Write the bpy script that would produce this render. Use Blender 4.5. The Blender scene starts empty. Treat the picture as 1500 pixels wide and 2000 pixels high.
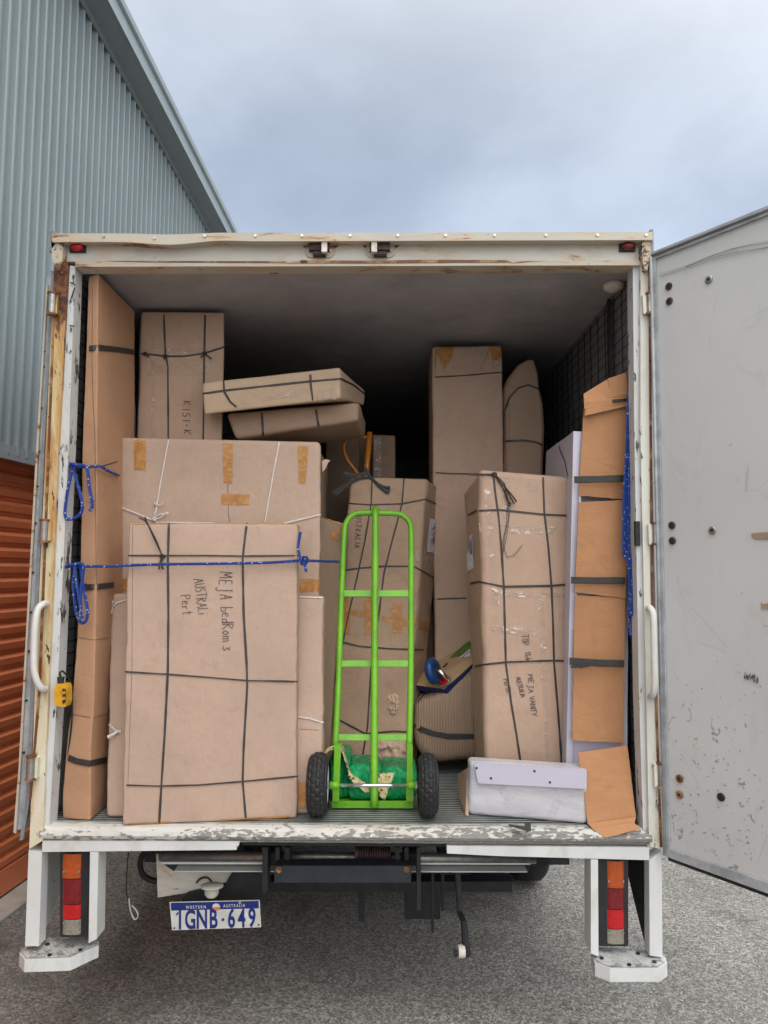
import bpy, bmesh, math, random
from mathutils import Vector, Matrix, noise
from mathutils.bvhtree import BVHTree
random.seed(7)
S = bpy.context.scene
COL = S.collection
# ---------------------------------------------------------------- camera
F = 1444.0
PITCH, ROLL, YAW = math.radians(4.4773), math.radians(.3144), math.radians(-.1553)
CAM = Vector((.1472, -2.8785, 1.85))
_cy, _sy = math.cos(YAW), math.sin(YAW)
FW = Vector((_sy*math.cos(PITCH), _cy*math.cos(PITCH), math.sin(PITCH)))
_r = Vector((_cy, -_sy, 0)); _u = _r.cross(FW)
RT = math.cos(ROLL)*_r + math.sin(ROLL)*_u
UP = -math.sin(ROLL)*_r + math.cos(ROLL)*_u
cd = bpy.data.cameras.new('camera'); cam = bpy.data.objects.new('camera', cd); COL.objects.link(cam)
cd.sensor_fit = 'VERTICAL'; cd.sensor_height = 36; cd.lens = 36*F/2000
cd.clip_start = .05; cd.clip_end = 3000
m = Matrix((RT, UP, -FW)).transposed().to_4x4(); m.translation = CAM
cam.matrix_world = m
S.camera = cam
S.render.resolution_x = 768; S.render.resolution_y = 1024
# ---------------------------------------------------------------- world
W = bpy.data.worlds.new('World'); S.world = W; W.use_nodes = True
SUN_EL, SUN_AZ = math.radians(62), math.radians(165)     # high and behind the camera, a little to the right
def build_world():
    nt = W.node_tree; N = nt.nodes; L = nt.links; N.clear()
    out = N.new('ShaderNodeOutputWorld'); bg = N.new('ShaderNodeBackground'); bg.inputs[1].default_value = .1
    L.new(bg.outputs[0], out.inputs[0])
    sky = N.new('ShaderNodeTexSky'); sky.sky_type = 'NISHITA'; sky.sun_disc = False
    sky.sun_elevation = SUN_EL; sky.sun_rotation = SUN_AZ; sky.dust_density = 2
    tc = N.new('ShaderNodeTexCoord')
    mp = N.new('ShaderNodeMapping'); mp.inputs['Scale'].default_value = (1, 1, 1.6); mp.inputs['Location'].default_value = (3.1, .4, 1.3)
    L.new(tc.outputs['Generated'], mp.inputs[0])
    n1 = N.new('ShaderNodeTexNoise'); n1.inputs['Scale'].default_value = 2.6; n1.inputs['Detail'].default_value = 8; n1.inputs['Roughness'].default_value = .52; n1.inputs['Distortion'].default_value = .1
    L.new(mp.outputs[0], n1.inputs[0])
    r = N.new('ShaderNodeValToRGB'); L.new(n1.outputs[0], r.inputs[0])
    e = r.color_ramp.elements
    e[0].position = .34; e[0].color = (3.9, 4.75, 6.1, 1)
    e[1].position = .66; e[1].color = (6.2, 7.2, 8.7, 1)
    k = e.new(.5); k.color = (4.75, 5.65, 7.1, 1)
    # an overcast sky is lighter low down ahead and much lighter overhead and round the hidden sun
    sp = N.new('ShaderNodeSeparateXYZ'); L.new(tc.outputs['Generated'], sp.inputs[0])
    zr = N.new('ShaderNodeMapRange'); zr.inputs[1].default_value = .18; zr.inputs[2].default_value = .6; zr.inputs[3].default_value = 1.28; zr.inputs[4].default_value = .88
    L.new(sp.outputs[2], zr.inputs[0])
    # unseen bright cloud added overhead and behind to light the truck's rear
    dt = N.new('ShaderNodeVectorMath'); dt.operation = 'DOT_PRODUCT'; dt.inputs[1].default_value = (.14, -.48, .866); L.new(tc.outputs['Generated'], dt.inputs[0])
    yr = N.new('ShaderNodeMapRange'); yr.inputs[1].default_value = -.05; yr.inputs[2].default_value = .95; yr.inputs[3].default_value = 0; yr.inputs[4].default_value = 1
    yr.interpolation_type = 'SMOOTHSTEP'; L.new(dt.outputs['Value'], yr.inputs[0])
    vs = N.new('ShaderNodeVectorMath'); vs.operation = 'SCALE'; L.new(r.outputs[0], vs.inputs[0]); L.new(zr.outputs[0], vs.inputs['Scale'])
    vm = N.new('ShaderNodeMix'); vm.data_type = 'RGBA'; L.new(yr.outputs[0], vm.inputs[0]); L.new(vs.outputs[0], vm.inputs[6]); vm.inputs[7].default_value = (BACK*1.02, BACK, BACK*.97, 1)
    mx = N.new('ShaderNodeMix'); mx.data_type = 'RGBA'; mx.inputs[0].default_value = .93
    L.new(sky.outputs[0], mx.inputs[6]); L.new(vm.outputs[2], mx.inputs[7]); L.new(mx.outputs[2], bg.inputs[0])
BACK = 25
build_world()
sd = bpy.data.lights.new('sun', 'SUN'); sd.energy = .9; sd.angle = math.radians(25); sd.color = (1, .96, .9)
sun = bpy.data.objects.new('sun', sd); COL.objects.link(sun)
sdir = Vector((math.sin(SUN_AZ)*math.cos(SUN_EL), math.cos(SUN_AZ)*math.cos(SUN_EL), math.sin(SUN_EL)))
sun.rotation_euler = sdir.to_track_quat('Z', 'Y').to_euler()
S.view_settings.view_transform = 'Standard'; S.view_settings.look = 'None'
S.view_settings.exposure = 0.0; S.view_settings.gamma = 1
try:
    S.cycles.max_bounces = 6; S.cycles.diffuse_bounces = 4; S.cycles.glossy_bounces = 3; S.cycles.transmission_bounces = 4
    S.cycles.use_denoising = True; S.cycles.sample_clamp_indirect = 6
except Exception: pass
# ---------------------------------------------------------------- sight lines: the tape-measure of the build
def ray(x, y): return FW + RT*((x-750)/F) - UP*((y-1000)/F)
def P(x, y, Y): d = ray(x, y); return CAM + d*((Y-CAM.y)/d.y)
def PZ(x, y, z): d = ray(x, y); return CAM + d*((z-CAM.z)/d.z)
def PX(x, y, X): d = ray(x, y); return CAM + d*((X-CAM.x)/d.x)
def PP(x, y, o, n): d = ray(x, y); return CAM + d*((o-CAM).dot(n)/d.dot(n))
# ---------------------------------------------------------------- materials
def lin(c):
    return tuple(((v/255)/12.92 if v/255 <= .04045 else ((v/255+.055)/1.055)**2.4) for v in c)
class MG:
    def __init__(s, name):
        s.m = bpy.data.materials.new(name); s.m.use_nodes = True; s.nt = s.m.node_tree
        s.b = s.nt.nodes['Principled BSDF']; s._tc = None
    def tc(s, kind='Object'):
        if not s._tc: s._tc = s.nt.nodes.new('ShaderNodeTexCoord')
        return s._tc.outputs[kind]
    def n(s, t): return s.nt.nodes.new(t)
    def L(s, a, b): s.nt.links.new(a, b)
    def mp(s, scale=(1,1,1), rot=(0,0,0), loc=(0,0,0), vec=None):
        k = s.n('ShaderNodeMapping'); k.inputs['Scale'].default_value = scale; k.inputs['Rotation'].default_value = rot; k.inputs['Location'].default_value = loc
        s.L(vec or s.tc(), k.inputs[0]); return k.outputs[0]
    def noise(s, scale, detail=4, rough=.5, vec=None, dist=0):
        k = s.n('ShaderNodeTexNoise'); k.inputs['Scale'].default_value = scale; k.inputs['Detail'].default_value = detail
        k.inputs['Roughness'].default_value = rough; k.inputs['Distortion'].default_value = dist
        s.L(vec or s.tc(), k.inputs[0]); return k.outputs[0]
    def vor(s, scale, vec=None, feat='F1', out=0, rnd=1):
        k = s.n('ShaderNodeTexVoronoi'); k.feature = feat; k.inputs['Scale'].default_value = scale; k.inputs['Randomness'].default_value = rnd
        s.L(vec or s.tc(), k.inputs[0]); return k.outputs[out]
    def wave(s, scale, dirn='X', dist=0, vec=None, prof='SIN'):
        k = s.n('ShaderNodeTexWave'); k.bands_direction = dirn; k.wave_profile = prof; k.inputs['Scale'].default_value = scale; k.inputs['Distortion'].default_value = dist
        s.L(vec or s.tc(), k.inputs[0]); return k.outputs[1]
    def ramp(s, f, stops, interp='LINEAR'):
        k = s.n('ShaderNodeValToRGB'); k.color_ramp.interpolation = interp; e = k.color_ramp.elements
        while len(e) < len(stops): e.new(.5)
        for i, (p, c) in enumerate(stops):
            if not hasattr(c, '__len__'): c = (c, c, c)
            e[i].position = p; e[i].color = (*c[:3], 1)
        s.L(f, k.inputs[0]); return k.outputs[0]
    def mix(s, f, a, b, mode='MIX'):
        k = s.n('ShaderNodeMix'); k.data_type = 'RGBA'; k.blend_type = mode
        for i, v in ((0, f), (6, a), (7, b)):
            if hasattr(v, 'is_linked'): s.L(v, k.inputs[i])
            elif i == 0: k.inputs[0].default_value = v
            else: k.inputs[i].default_value = (*v[:3], 1)
        return k.outputs[2]
    def math(s, op, a, b=0.0, clamp=False):
        k = s.n('ShaderNodeMath'); k.operation = op; k.use_clamp = clamp
        for i, v in ((0, a), (1, b)):
            if hasattr(v, 'is_linked'): s.L(v, k.inputs[i])
            else: k.inputs[i].default_value = v
        return k.outputs[0]
    def sep(s, vec=None):
        k = s.n('ShaderNodeSeparateXYZ'); s.L(vec or s.tc(), k.inputs[0]); return k.outputs
    def bump(s, h, strength=.3, dist=.01, nrm=None):
        k = s.n('ShaderNodeBump'); k.inputs['Strength'].default_value = strength; k.inputs['Distance'].default_value = dist
        s.L(h, k.inputs['Height'])
        if nrm: s.L(nrm, k.inputs['Normal'])
        return k.outputs[0]
    def set(s, col=None, rough=.5, metal=0, nrm=None, **kw):
        for nm, v in (('Base Color', col), ('Roughness', rough), ('Metallic', metal)):
            if v is None: continue
            if hasattr(v, 'is_linked'): s.L(v, s.b.inputs[nm])
            elif nm == 'Base Color': s.b.inputs[nm].default_value = (*v[:3], 1)
            else: s.b.inputs[nm].default_value = v
        if nrm: s.L(nrm, s.b.inputs['Normal'])
        for k, v in kw.items(): s.b.inputs[k.replace('_', ' ')].default_value = v
        return s.m
def simple(name, c, rough=.5, metal=0, var=.15, scale=20, bump=.1, **kw):
    g = MG(name); n = g.noise(scale, 5, .6)
    col = g.ramp(n, [(.3, [v*(1-var) for v in c]), (.7, [min(1, v*(1+var)) for v in c])])
    rr = g.ramp(n, [(.3, min(1, rough*1.15)), (.7, rough*.85)])
    return g.set(col, rr, metal, g.bump(g.noise(scale*4, 4, .6), bump, .002), **kw)
def cardboard(name, c, seed=0, var=.1, flute=(1, 0, 0), grime=.25, crease=.5):
    g = MG(name)
    v = g.mp((1, 1, 1), (0, 0, 0), (seed*3.1, seed*1.7, seed*2.3))
    big = g.noise(2.2, 4, .55, v, .4); fine = g.noise(34, 6, .65, v)
    fib = g.noise(12, 5, .6, g.mp((9, 9, .6) if flute[0] else (.6, .6, 9), (0, 0, 0), (seed, seed, 0)))
    col = g.ramp(big, [(.3, [x*(1-var) for x in c]), (.5, c), (.72, [min(1, x*(1+var*.8)) for x in c])])
    col = g.mix(g.math('MULTIPLY', g.ramp(fib, [(.35, 0), (.75, 1)]), .22), col, [x*.8 for x in c])
    col = g.mix(g.math('MULTIPLY', g.ramp(fine, [(.3, 1), (.52, 0)]), .22), col, [x*.72 for x in c])
    st = g.noise(5, 6, .7, v, 1.2)
    col = g.mix(g.math('MULTIPLY', g.ramp(st, [(.56, 0), (.7, 1)]), grime), col, [c[0]*.55, c[1]*.5, c[2]*.47])
    spk = g.vor(38, v); col = g.mix(g.math('MULTIPLY', g.ramp(spk, [(.04, 1), (.075, 0)]), .35), col, [x*.5 for x in c])
    w = g.wave(55, 'Z' if flute[2] else 'X', .3, v)
    h = g.math('ADD', g.math('MULTIPLY', w, .03), g.math('MULTIPLY', g.noise(11, 6, .6, v, .6), .9*crease))
    cr = g.vor(3.4, g.mp((1, 1, 1.6), (0, 0, .3), (seed, 2, seed)), 'DISTANCE_TO_EDGE')
    h = g.math('ADD', h, g.math('MULTIPLY', g.ramp(cr, [(0, 0), (.02, 1)]), .10*crease))
    h = g.math('ADD', h, g.math('MULTIPLY', g.noise(3.5, 3, .5, v, 1.0), 1.6*crease))
    return g.set(col, .8, 0, g.bump(h, .75, .008), Specular_IOR_Level=.25)
def paint(name, c, chip=.5, rust=.3, seed=0, stretch=(1, 1, 1), under=(.05, .045, .04), cscale=30, yellow=0, rough=.45, rustc=(.22, .075, .02), zfade=None):
    g = MG(name)
    v = g.mp(stretch, (0, 0, 0), (seed*1.3, seed*.7, seed*2.1))
    big = g.noise(3.0, 4, .6, v)
    col = g.ramp(big, [(.3, [x*.86 for x in c]), (.65, c)])
    dirt = g.noise(9, 8, .7, v, .8)
    col = g.mix(g.math('MULTIPLY', g.ramp(dirt, [(.5, 0), (.75, 1)]), .45), col, (.32, .29, .24))
    if yellow: col = g.mix(g.math('MULTIPLY', g.ramp(g.noise(2.5, 3, .5, v), [(.35, .35), (.6, 1)]), yellow), col, (.62, .5, .24))
    rm = g.noise(5, 8, .68, v, .9)
    rmask = g.ramp(rm, [(.72-.3*rust, 0), (.8-.3*rust, 1)])
    if rust > 0:
        col = g.mix(g.math('MULTIPLY', g.ramp(rm, [(.62-.3*rust, 0), (.8-.3*rust, 1)]), .5), col, (.6, .3, .08))
        col = g.mix(rmask, col, g.mix(g.noise(60, 4, .6, v), rustc, [x*.35 for x in rustc]))
    ch = g.noise(cscale, 9, .62, v, .35); lo = g.noise(cscale*.2, 3, .5, v)
    s_ = g.math('ADD', g.math('MULTIPLY', ch, .7), g.math('MULTIPLY', lo, .3))
    t = .70-.2*chip
    if zfade:
        zm = g.n('ShaderNodeMapRange'); g.L(g.sep()[2], zm.inputs[0])
        for i_, v_ in enumerate(zfade): zm.inputs[i_+1].default_value = v_
        xm_ = g.n('ShaderNodeMapRange'); g.L(g.sep()[0], xm_.inputs[0])
        for i_, v_ in enumerate((-.7, .15, -.03, .05)): xm_.inputs[i_+1].default_value = v_
        s_ = g.math('ADD', g.math('ADD', s_, zm.outputs[0]), xm_.outputs[0])
    cm = g.ramp(s_, [(t, 0), (t+.012, 1)])
    col = g.mix(cm, col, g.mix(g.noise(80, 3, .6, v), under, [x*2.6 for x in under]))
    hh = g.math('SUBTRACT', g.math('MULTIPLY', g.noise(90, 4, .6), .15), g.math('MULTIPLY', g.math('ADD', cm, rmask), .5))
    return g.set(col, g.mix(cm, (rough,)*3, (.75,)*3), 0, g.bump(hh, .6, .003))
M = {}
ZF = .878
CB = (.47, .332, .25)
M['card'] = cardboard('kraft_card', CB, 1)
M['card2'] = cardboard('kraft_card_pale', (.46, .333, .262), 2, .10)
M['card3'] = cardboard('kraft_card_warm', (.46, .265, .16), 3)
M['card4'] = cardboard('kraft_card_dull', (.33, .235, .17), 4, .12)
M['card5'] = cardboard('kraft_card_orange', (.46, .235, .118), 5, .09, (0, 0, 1), .3, .7)
M['card6'] = cardboard('kraft_card_grimy', (.43, .30, .21), 6, .14, (1, 0, 0), .5, .8)
M['card7'] = cardboard('kraft_card_end', (.52, .385, .27), 7, .1, (0, 0, 1), .2, .6)
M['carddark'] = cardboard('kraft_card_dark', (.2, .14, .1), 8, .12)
def corr_paper():
    g = MG('corrugated_paper'); w = g.wave(42, 'X', .9)
    c = g.mix(w, (.42, .29, .205), (.64, .47, .36))
    c = g.mix(g.math('MULTIPLY', g.noise(6, 5, .6), .35), c, (.3, .2, .13))
    return g.set(c, .85, 0, g.bump(w, .9, .006), Specular_IOR_Level=.2)
M['corr'] = corr_paper()
M['white'] = paint('white_paint', (.66, .66, .62), .3, .12, 1)
M['white_clean'] = paint('white_paint_clean', (.68, .68, .66), .18, .0, 2, (1, 1, .5))
M['header'] = paint('header_paint', (.62, .60, .54), .28, .3, 3, (.6, 1, 1.6))
M['gutter'] = paint('gutter_paint', (.5, .47, .4), .3, .5, 4, (.5, 1, 3), rough=.5)
M['bumper'] = paint('bumper_paint', (.66, .68, .68), .22, .05, 5, (1, 1, .6))
M['sill'] = paint('chipped_sill_paint', (.62, .62, .59), .75, .25, 6, (.45, 1, 1.1), (.13, .125, .12), 70, zfade=(ZF-.004, ZF-.048, -.02, .12))
M['wallL_lit'] = simple('lit_left_wall', (.30, .32, .33), .6, 0, .2, 5)  # coloured lighter than the right wall, as if lit from the right
M['liner'] = paint('chipped_liner_paint', (.6, .62, .63), .62, .12, 7, (1.4, 1, .35), (.045, .04, .04), 30)
def left_post():
    g = MG('rusty_post_paint')
    v = g.mp((1.6, 1, .28)); s = g.sep()
    base = g.ramp(g.noise(4, 4, .6, v), [(.3, (.5, .46, .3)), (.5, (.62, .56, .36)), (.7, (.66, .64, .56))])
    zt = g.n('ShaderNodeMapRange'); g.L(s[2], zt.inputs[0]); zt.inputs[1].default_value = 1.5; zt.inputs[2].default_value = 2.95
    rn = g.noise(7, 9, .65, v, .8)
    k = g.math('ADD', rn, g.math('MULTIPLY', g.math('POWER', zt.outputs[0], 2.2), .30))
    c = g.mix(g.ramp(k, [(.52, 0), (.66, .85)]), base, g.ramp(g.noise(22, 6, .6, v), [(.35, (.42, .19, .04)), (.65, (.6, .36, .1))]))
    c = g.mix(g.ramp(k, [(.70, 0), (.76, 1)]), c, g.ramp(g.noise(50, 4, .6), [(.4, (.05, .018, .01)), (.6, (.2, .07, .02))]))
    ch = g.noise(30, 9, .6, g.mp((1.5, 1, .5)), .3)
    c = g.mix(g.ramp(ch, [(.63, 0), (.645, 1)]), c, (.07, .04, .025))
    return g.set(c, .6, 0, g.bump(g.math('ADD', g.ramp(k, [(.6, 1), (.72, 0)]), g.noise(70, 5, .7)), .5, .003))
M['postL'] = left_post()
M['postR'] = paint('right_post_paint', (.66, .66, .6), .42, .3, 9, (1.6, 1, .45))
M['rust'] = paint('rusty_steel', (.3, .2, .12), .5, 1.0, 10, under=(.04, .02, .01))
M['groove'] = simple('dirty_groove', (.05, .054, .052), .8, 0, .4, 12)
M['steel'] = simple('worn_steel', (.35, .34, .32), .42, .85, .3, 30)
M['zinc'] = simple('zinc', (.55, .55, .54), .33, .9, .2, 40)
M['chrome'] = simple('chrome', (.8, .8, .8), .12, 1, .05, 20, .02)
M['alu'] = simple('aluminium', (.38, .41, .395), .45, .35, .35, 9)
M['black'] = simple('black_steel', (.012, .013, .016), .6, 0, .4, 15)
M['navy'] = simple('dark_blue_steel', (.018, .022, .032), .5, 0, .3, 12)
M['rubber'] = simple('rubber', (.013, .013, .016), .62, 0, .35, 60, .25)
M['strap'] = simple('black_strap', (.03, .026, .026), .5, 0, .3, 50, .2)
M['twine'] = simple('white_twine', (.62, .58, .56), .5, 0, .15, 80, .3)
M['ink'] = simple('ink', (.05, .045, .055), .7, 0, .2, 60, 0)
def greenm():
    g = MG('green_enamel'); n = g.noise(7, 5, .6); c = g.ramp(n, [(.35, (.125, .38, .014)), (.65, (.175, .48, .022))])
    w = g.noise(55, 8, .65, g.mp((1, 1, .5)), .5); c = g.mix(g.ramp(w, [(.66, 0), (.68, 1)]), c, (.06, .065, .05))
    d = g.noise(10, 7, .7); c = g.mix(g.ramp(d, [(.5, 0), (.8, .5)]), c, (.09, .12, .04))
    return g.set(c, g.ramp(d, [(.35, .2), (.65, .5)]), 0, g.bump(g.noise(120, 4, .6), .08, .002))
M['green'] = greenm()
M['labelw'] = simple('label_paper', (.68, .69, .76), .5, 0, .06, 30)
M['redink'] = simple('red_ink', (.5, .05, .12), .7, 0, .1, 30, 0)
M['yellow'] = simple('yellow_plastic', (.62, .32, .015), .45, 0, .25, 25)
M['orangetube'] = simple('orange_enamel', (.5, .17, .02), .3, 0, .1, 10)
M['door'] = None
def tape():
    g = MG('brown_tape'); n = g.noise(22, 6, .6, g.mp((1, 1, 1)), 1.5)
    c = g.ramp(n, [(.3, (.34, .14, .03)), (.55, (.47, .22, .055)), (.75, (.58, .34, .14))])
    return g.set(c, .3, 0, g.bump(n, .8, .005), Alpha=.92)
M['tape'] = tape()
def cleartape():
    g = MG('clear_tape'); n = g.noise(13, 5, .55, g.mp((1, 1, 1.6)), 1.8)
    c = g.ramp(n, [(.35, (.56, .42, .32)), (.6, (.62, .49, .39)), (.72, (.9, .85, .8))])  # white glints painted in, here by colour and below by alpha
    g.L(g.ramp(n, [(.4, .25), (.58, .4), (.68, .8), (.74, .4)]), g.b.inputs['Alpha'])
    return g.set(c, .12, 0, g.bump(n, 1, .008))
M['clear'] = cleartape()
def film(name='plastic_film', a=.35):
    g = MG(name); n = g.noise(14, 8, .7, g.mp((1, 1, 1.8)), 3)
    al = g.ramp(n, [(.45, .03), (.6, a), (.66, .9), (.7, .1)])
    g.L(al, g.b.inputs['Alpha'])
    return g.set((.75, .74, .74), .14, 0, g.bump(n, 1, .01))
M['film'] = film()
def ropem():
    g = MG('blue_rope'); uv = g.tc('UV')
    ck = g.wave(1.0, 'DIAGONAL', 0, g.mp((9, 95, 1), vec=uv))
    c = g.mix(ck, (.008, .035, .26), (.02, .10, .5))
    sp = g.vor(1, g.mp((3.0, 75, 1), vec=uv), rnd=.7)
    c = g.mix(g.ramp(sp, [(.2, 1), (.27, 0)]), c, (.62, .66, .74))
    return g.set(c, .55, 0, g.bump(ck, .8, .003))
M['rope'] = ropem()
def asphalt():
    g = MG('asphalt')
    a = g.vor(100, out=1); k = g.n('ShaderNodeSeparateColor'); g.L(a, k.inputs[0])
    b = g.noise(110, 4, .7); c2 = g.vor(210, out=1); k2 = g.n('ShaderNodeSeparateColor'); g.L(c2, k2.inputs[0])
    f = g.math('ADD', g.math('MULTIPLY', k.outputs[0], .45), g.math('ADD', g.math('MULTIPLY', b, .35), g.math('MULTIPLY', k2.outputs[1], .3)))
    c = g.ramp(f, [(.2, (.08, .08, .075)), (.45, (.195, .192, .176)), (.66, (.32, .312, .285)), (.9, (.56, .54, .49))])
    big = g.noise(.9, 5, .6, None, .6)
    c = g.mix(g.ramp(big, [(.35, 0), (.7, .35)]), c, (.10, .10, .09))
    st = g.noise(2.3, 7, .62, None, .8); c = g.mix(g.ramp(st, [(.52, 0), (.68, .5)]), c, (.07, .067, .06))
    pb = g.vor(9); c = g.mix(g.ramp(pb, [(.035, .8), (.05, 0)]), c, (.6, .57, .5))
    h = g.vor(95)
    return g.set(c, .85, 0, g.bump(g.math('ADD', h, b), .7, .006))
M['asphalt'] = asphalt()
def doorface():
    g = MG('scuffed_panel')
    s = g.sep(); v = g.tc()
    n1 = g.noise(1.6, 4, .5)
    c = g.ramp(n1, [(.3, (.50, .515, .525)), (.7, (.57, .58, .585))])
    low = g.n('ShaderNodeMapRange'); g.L(s[2], low.inputs[0]); low.inputs[1].default_value = 2.2; low.inputs[2].default_value = .9; low.inputs[3].default_value = -.03; low.inputs[4].default_value = .055
    sc = g.noise(26, 9, .62, g.mp((1, 1, .8)), 1.0); lo = g.noise(4, 3, .5)
    k = g.math('ADD', g.math('ADD', g.math('MULTIPLY', sc, .75), g.math('MULTIPLY', lo, .25)), low.outputs[0])
    c = g.mix(g.ramp(k, [(.645, 0), (.67, .75)]), c, (.18, .18, .18))
    sm = g.noise(9, 8, .7, g.mp((1, 1, .35)), 1.2)
    c = g.mix(g.ramp(sm, [(.56, 0), (.75, .3)]), c, (.33, .33, .31))
    ln = g.vor(2.3, g.mp((1, 1, 1.4), (.2, .5, .1)), 'DISTANCE_TO_EDGE')
    lm = g.math('MULTIPLY', g.ramp(ln, [(.0, 1), (.004, 0)]), g.ramp(g.noise(3.5, 3, .5), [(.56, 0), (.62, .5)]))
    c = g.mix(lm, c, (.25, .25, .24))
    return g.set(c, .42, 0, g.bump(g.noise(3, 3, .5), .15, .02))
M['door'] = doorface()
M['seal'] = simple('grey_rubber_seal', (.2, .22, .24), .45, 0, .25, 20, .15)
M['sealL'] = simple('pale_rubber_seal', (.34, .36, .38), .45, 0, .3, 15, .2)
M['ceil'] = simple('ceiling_ply', (.37, .365, .385), .7, 0, .16, 5, .2)
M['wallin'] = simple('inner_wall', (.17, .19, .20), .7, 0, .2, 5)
M['cardtorn'] = cardboard('torn_paper', (.56, .41, .30), 9, .12, (1, 0, 0), .2, 1.2)
M['wire'] = simple('wire_mesh', (.01, .01, .012), .5, .4, .2, 30)
M['plateblue'] = simple('plate_blue', (.008, .025, .19), .35, 0, .1, 30, 0)
M['platewhite'] = simple('plate_white', (.62, .62, .58), .4, 0, .15, 20, .05)
M['amber'] = simple('amber_lens', (.40, .065, .006), .2, 0, .2, 60, .3, Coat_Weight=.5)
M['red'] = simple('red_lens', (.45, .005, .008), .2, 0, .2, 60, .3, Coat_Weight=.5)
M['darkred'] = simple('dark_red_lens', (.16, .004, .008), .2, 0, .3, 50, .3, Coat_Weight=.5)
M['clearlens'] = simple('clear_lens', (.24, .215, .18), .25, 0, .25, 90, .5, Coat_Weight=.4)
M['lampwhite'] = simple('white_plastic', (.6, .58, .5), .5, 0, .12, 20)
def chequer():
    g = MG('chequer_plate')
    a = g.wave(34, 'DIAGONAL', 6, g.mp((1, 1, 1))); c = g.ramp(g.noise(25, 8, .65), [(.38, (.22, .22, .21)), (.5, (.5, .51, .5)), (.7, (.62, .63, .62))])
    return g.set(c, .5, .15, g.bump(a, .5, .003))
M['chequer'] = chequer()
M['melamine'] = simple('white_melamine', (.53, .515, .62), .35, 0, .03, 5, .02)
def wrapm():
    g = MG('wrapped_foam'); n = g.noise(4, 7, .5, g.mp((1, 1, 2)), 1.2)
    c = g.ramp(n, [(.3, (.46, .455, .50)), (.55, (.53, .525, .57)), (.75, (.6, .6, .64))])
    return g.set(c, .3, 0, g.bump(n, .4, .02))
M['wrap'] = wrapm()
def underlay():
    g = MG('speckled_underlay'); a = g.vor(120, out=1); k = g.n('ShaderNodeSeparateColor'); g.L(a, k.inputs[0])
    c = g.ramp(k.outputs[0], [(.08, (.05, .04, .03)), (.16, (.5, .42, .2)), (.5, (.62, .53, .3)), (.85, (.68, .6, .42)), (.95, (.4, .12, .1))], 'CONSTANT')
    return g.set(c, .9, 0, g.bump(g.noise(90, 4, .6), .5, .003))
M['underlay'] = underlay()
def greenbag():
    g = MG('green_plastic_wrap'); n = g.noise(16, 7, .65, g.mp((1.4, 1, .7)), 1.6)
    c = g.ramp(n, [(.3, (.0, .16, .05)), (.5, (.0, .36, .12)), (.64, (.02, .5, .2)), (.7, (.4, .75, .55))])
    return g.set(c, .18, 0, g.bump(n, 1, .03))
M['bag'] = greenbag()
M['navyrim'] = simple('navy_rubber', (.01, .02, .10), .5)
M['leafgreen'] = simple('green_print', (.07, .16, .02), .4)
M['plyw'] = simple('plywood', (.45, .31, .17), .55, 0, .12, 8)
M['bluewheel'] = simple('blue_rubber', (.01, .05, .2), .35, 0, .15, 20)
def cladm():
    g = MG('pale_blue_cladding'); st = g.noise(5, 6, .6, g.mp((3, 3, .25))); bl = g.noise(1.2, 4, .5)
    c = g.mix(g.ramp(st, [(.4, 0), (.75, .5)]), (.27, .32, .34), (.21, .25, .265)); c = g.mix(g.ramp(bl, [(.4, 0), (.7, .3)]), c, (.33, .38, .40))
    return g.set(c, .36, .05)
M['clad'] = cladm()
M['fascia'] = simple('grey_fascia', (.25, .30, .32), .5, .0, .05, 2, .02)
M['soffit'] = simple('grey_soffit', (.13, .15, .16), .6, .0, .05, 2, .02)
M['roller'] = simple('terracotta_roller', (.6, .175, .065), .45, 0, .1, 4, .05)
M['concrete'] = simple('pale_concrete', (.42, .40, .36), .85, 0, .15, 10, .3)
# ---------------------------------------------------------------- things and meshes
def thing(name, label, cat, base=(0, 0, 0), group=None):
    o = bpy.data.objects.new(name, None); COL.objects.link(o); o.location = base; o.empty_display_size = .1
    o['label'] = label; o['category'] = cat
    if group: o['group'] = group
    return o
def obj(name, bm, mat, parent=None, smooth=False, label=None, bevel=0, kind=None):
    """links a bmesh given in world coordinates; under a thing it is shifted back by the thing's place"""
    if bevel:
        try: bmesh.ops.bevel(bm, geom=[e for e in bm.edges if e.is_manifold and e.calc_face_angle(0) > .5], offset=bevel, segments=2, affect='EDGES', clamp_overlap=True)
        except Exception: pass
    bmesh.ops.recalc_face_normals(bm, faces=bm.faces)
    me = bpy.data.meshes.new(name); bm.to_mesh(me); bm.free()
    if smooth:
        for p in me.polygons: p.use_smooth = True
    me.materials.append(mat)
    o = bpy.data.objects.new(name, me); COL.objects.link(o)
    if parent:
        o.parent = parent; q = parent; off = Vector((0, 0, 0))
        while q: off += Vector(q.location); q = q.parent
        o.location = -off
    if label: o['label'] = label
    if kind: o['kind'] = kind
    return o
def box(x0, x1, y0, y1, z0, z1, bm=None):
    bm = bm or bmesh.new()
    v = [bm.verts.new(p) for p in ((x0,y0,z0),(x1,y0,z0),(x1,y1,z0),(x0,y1,z0),(x0,y0,z1),(x1,y0,z1),(x1,y1,z1),(x0,y1,z1))]
    for f in ((0,3,2,1),(4,5,6,7),(0,1,5,4),(1,2,6,5),(2,3,7,6),(3,0,4,7)): bm.faces.new([v[i] for i in f])
    return bm
def prism(pts, vec, bm=None):
    """flat outline given depth along vec"""
    bm = bm or bmesh.new(); vec = Vector(vec)
    a = [bm.verts.new(p) for p in pts]; b = [bm.verts.new(Vector(p)+vec) for p in pts]; n = len(a)
    bm.faces.new(a); bm.faces.new(b[::-1])
    for i in range(n): bm.faces.new((a[i], b[i], b[(i+1) % n], a[(i+1) % n]))
    return bm
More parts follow.
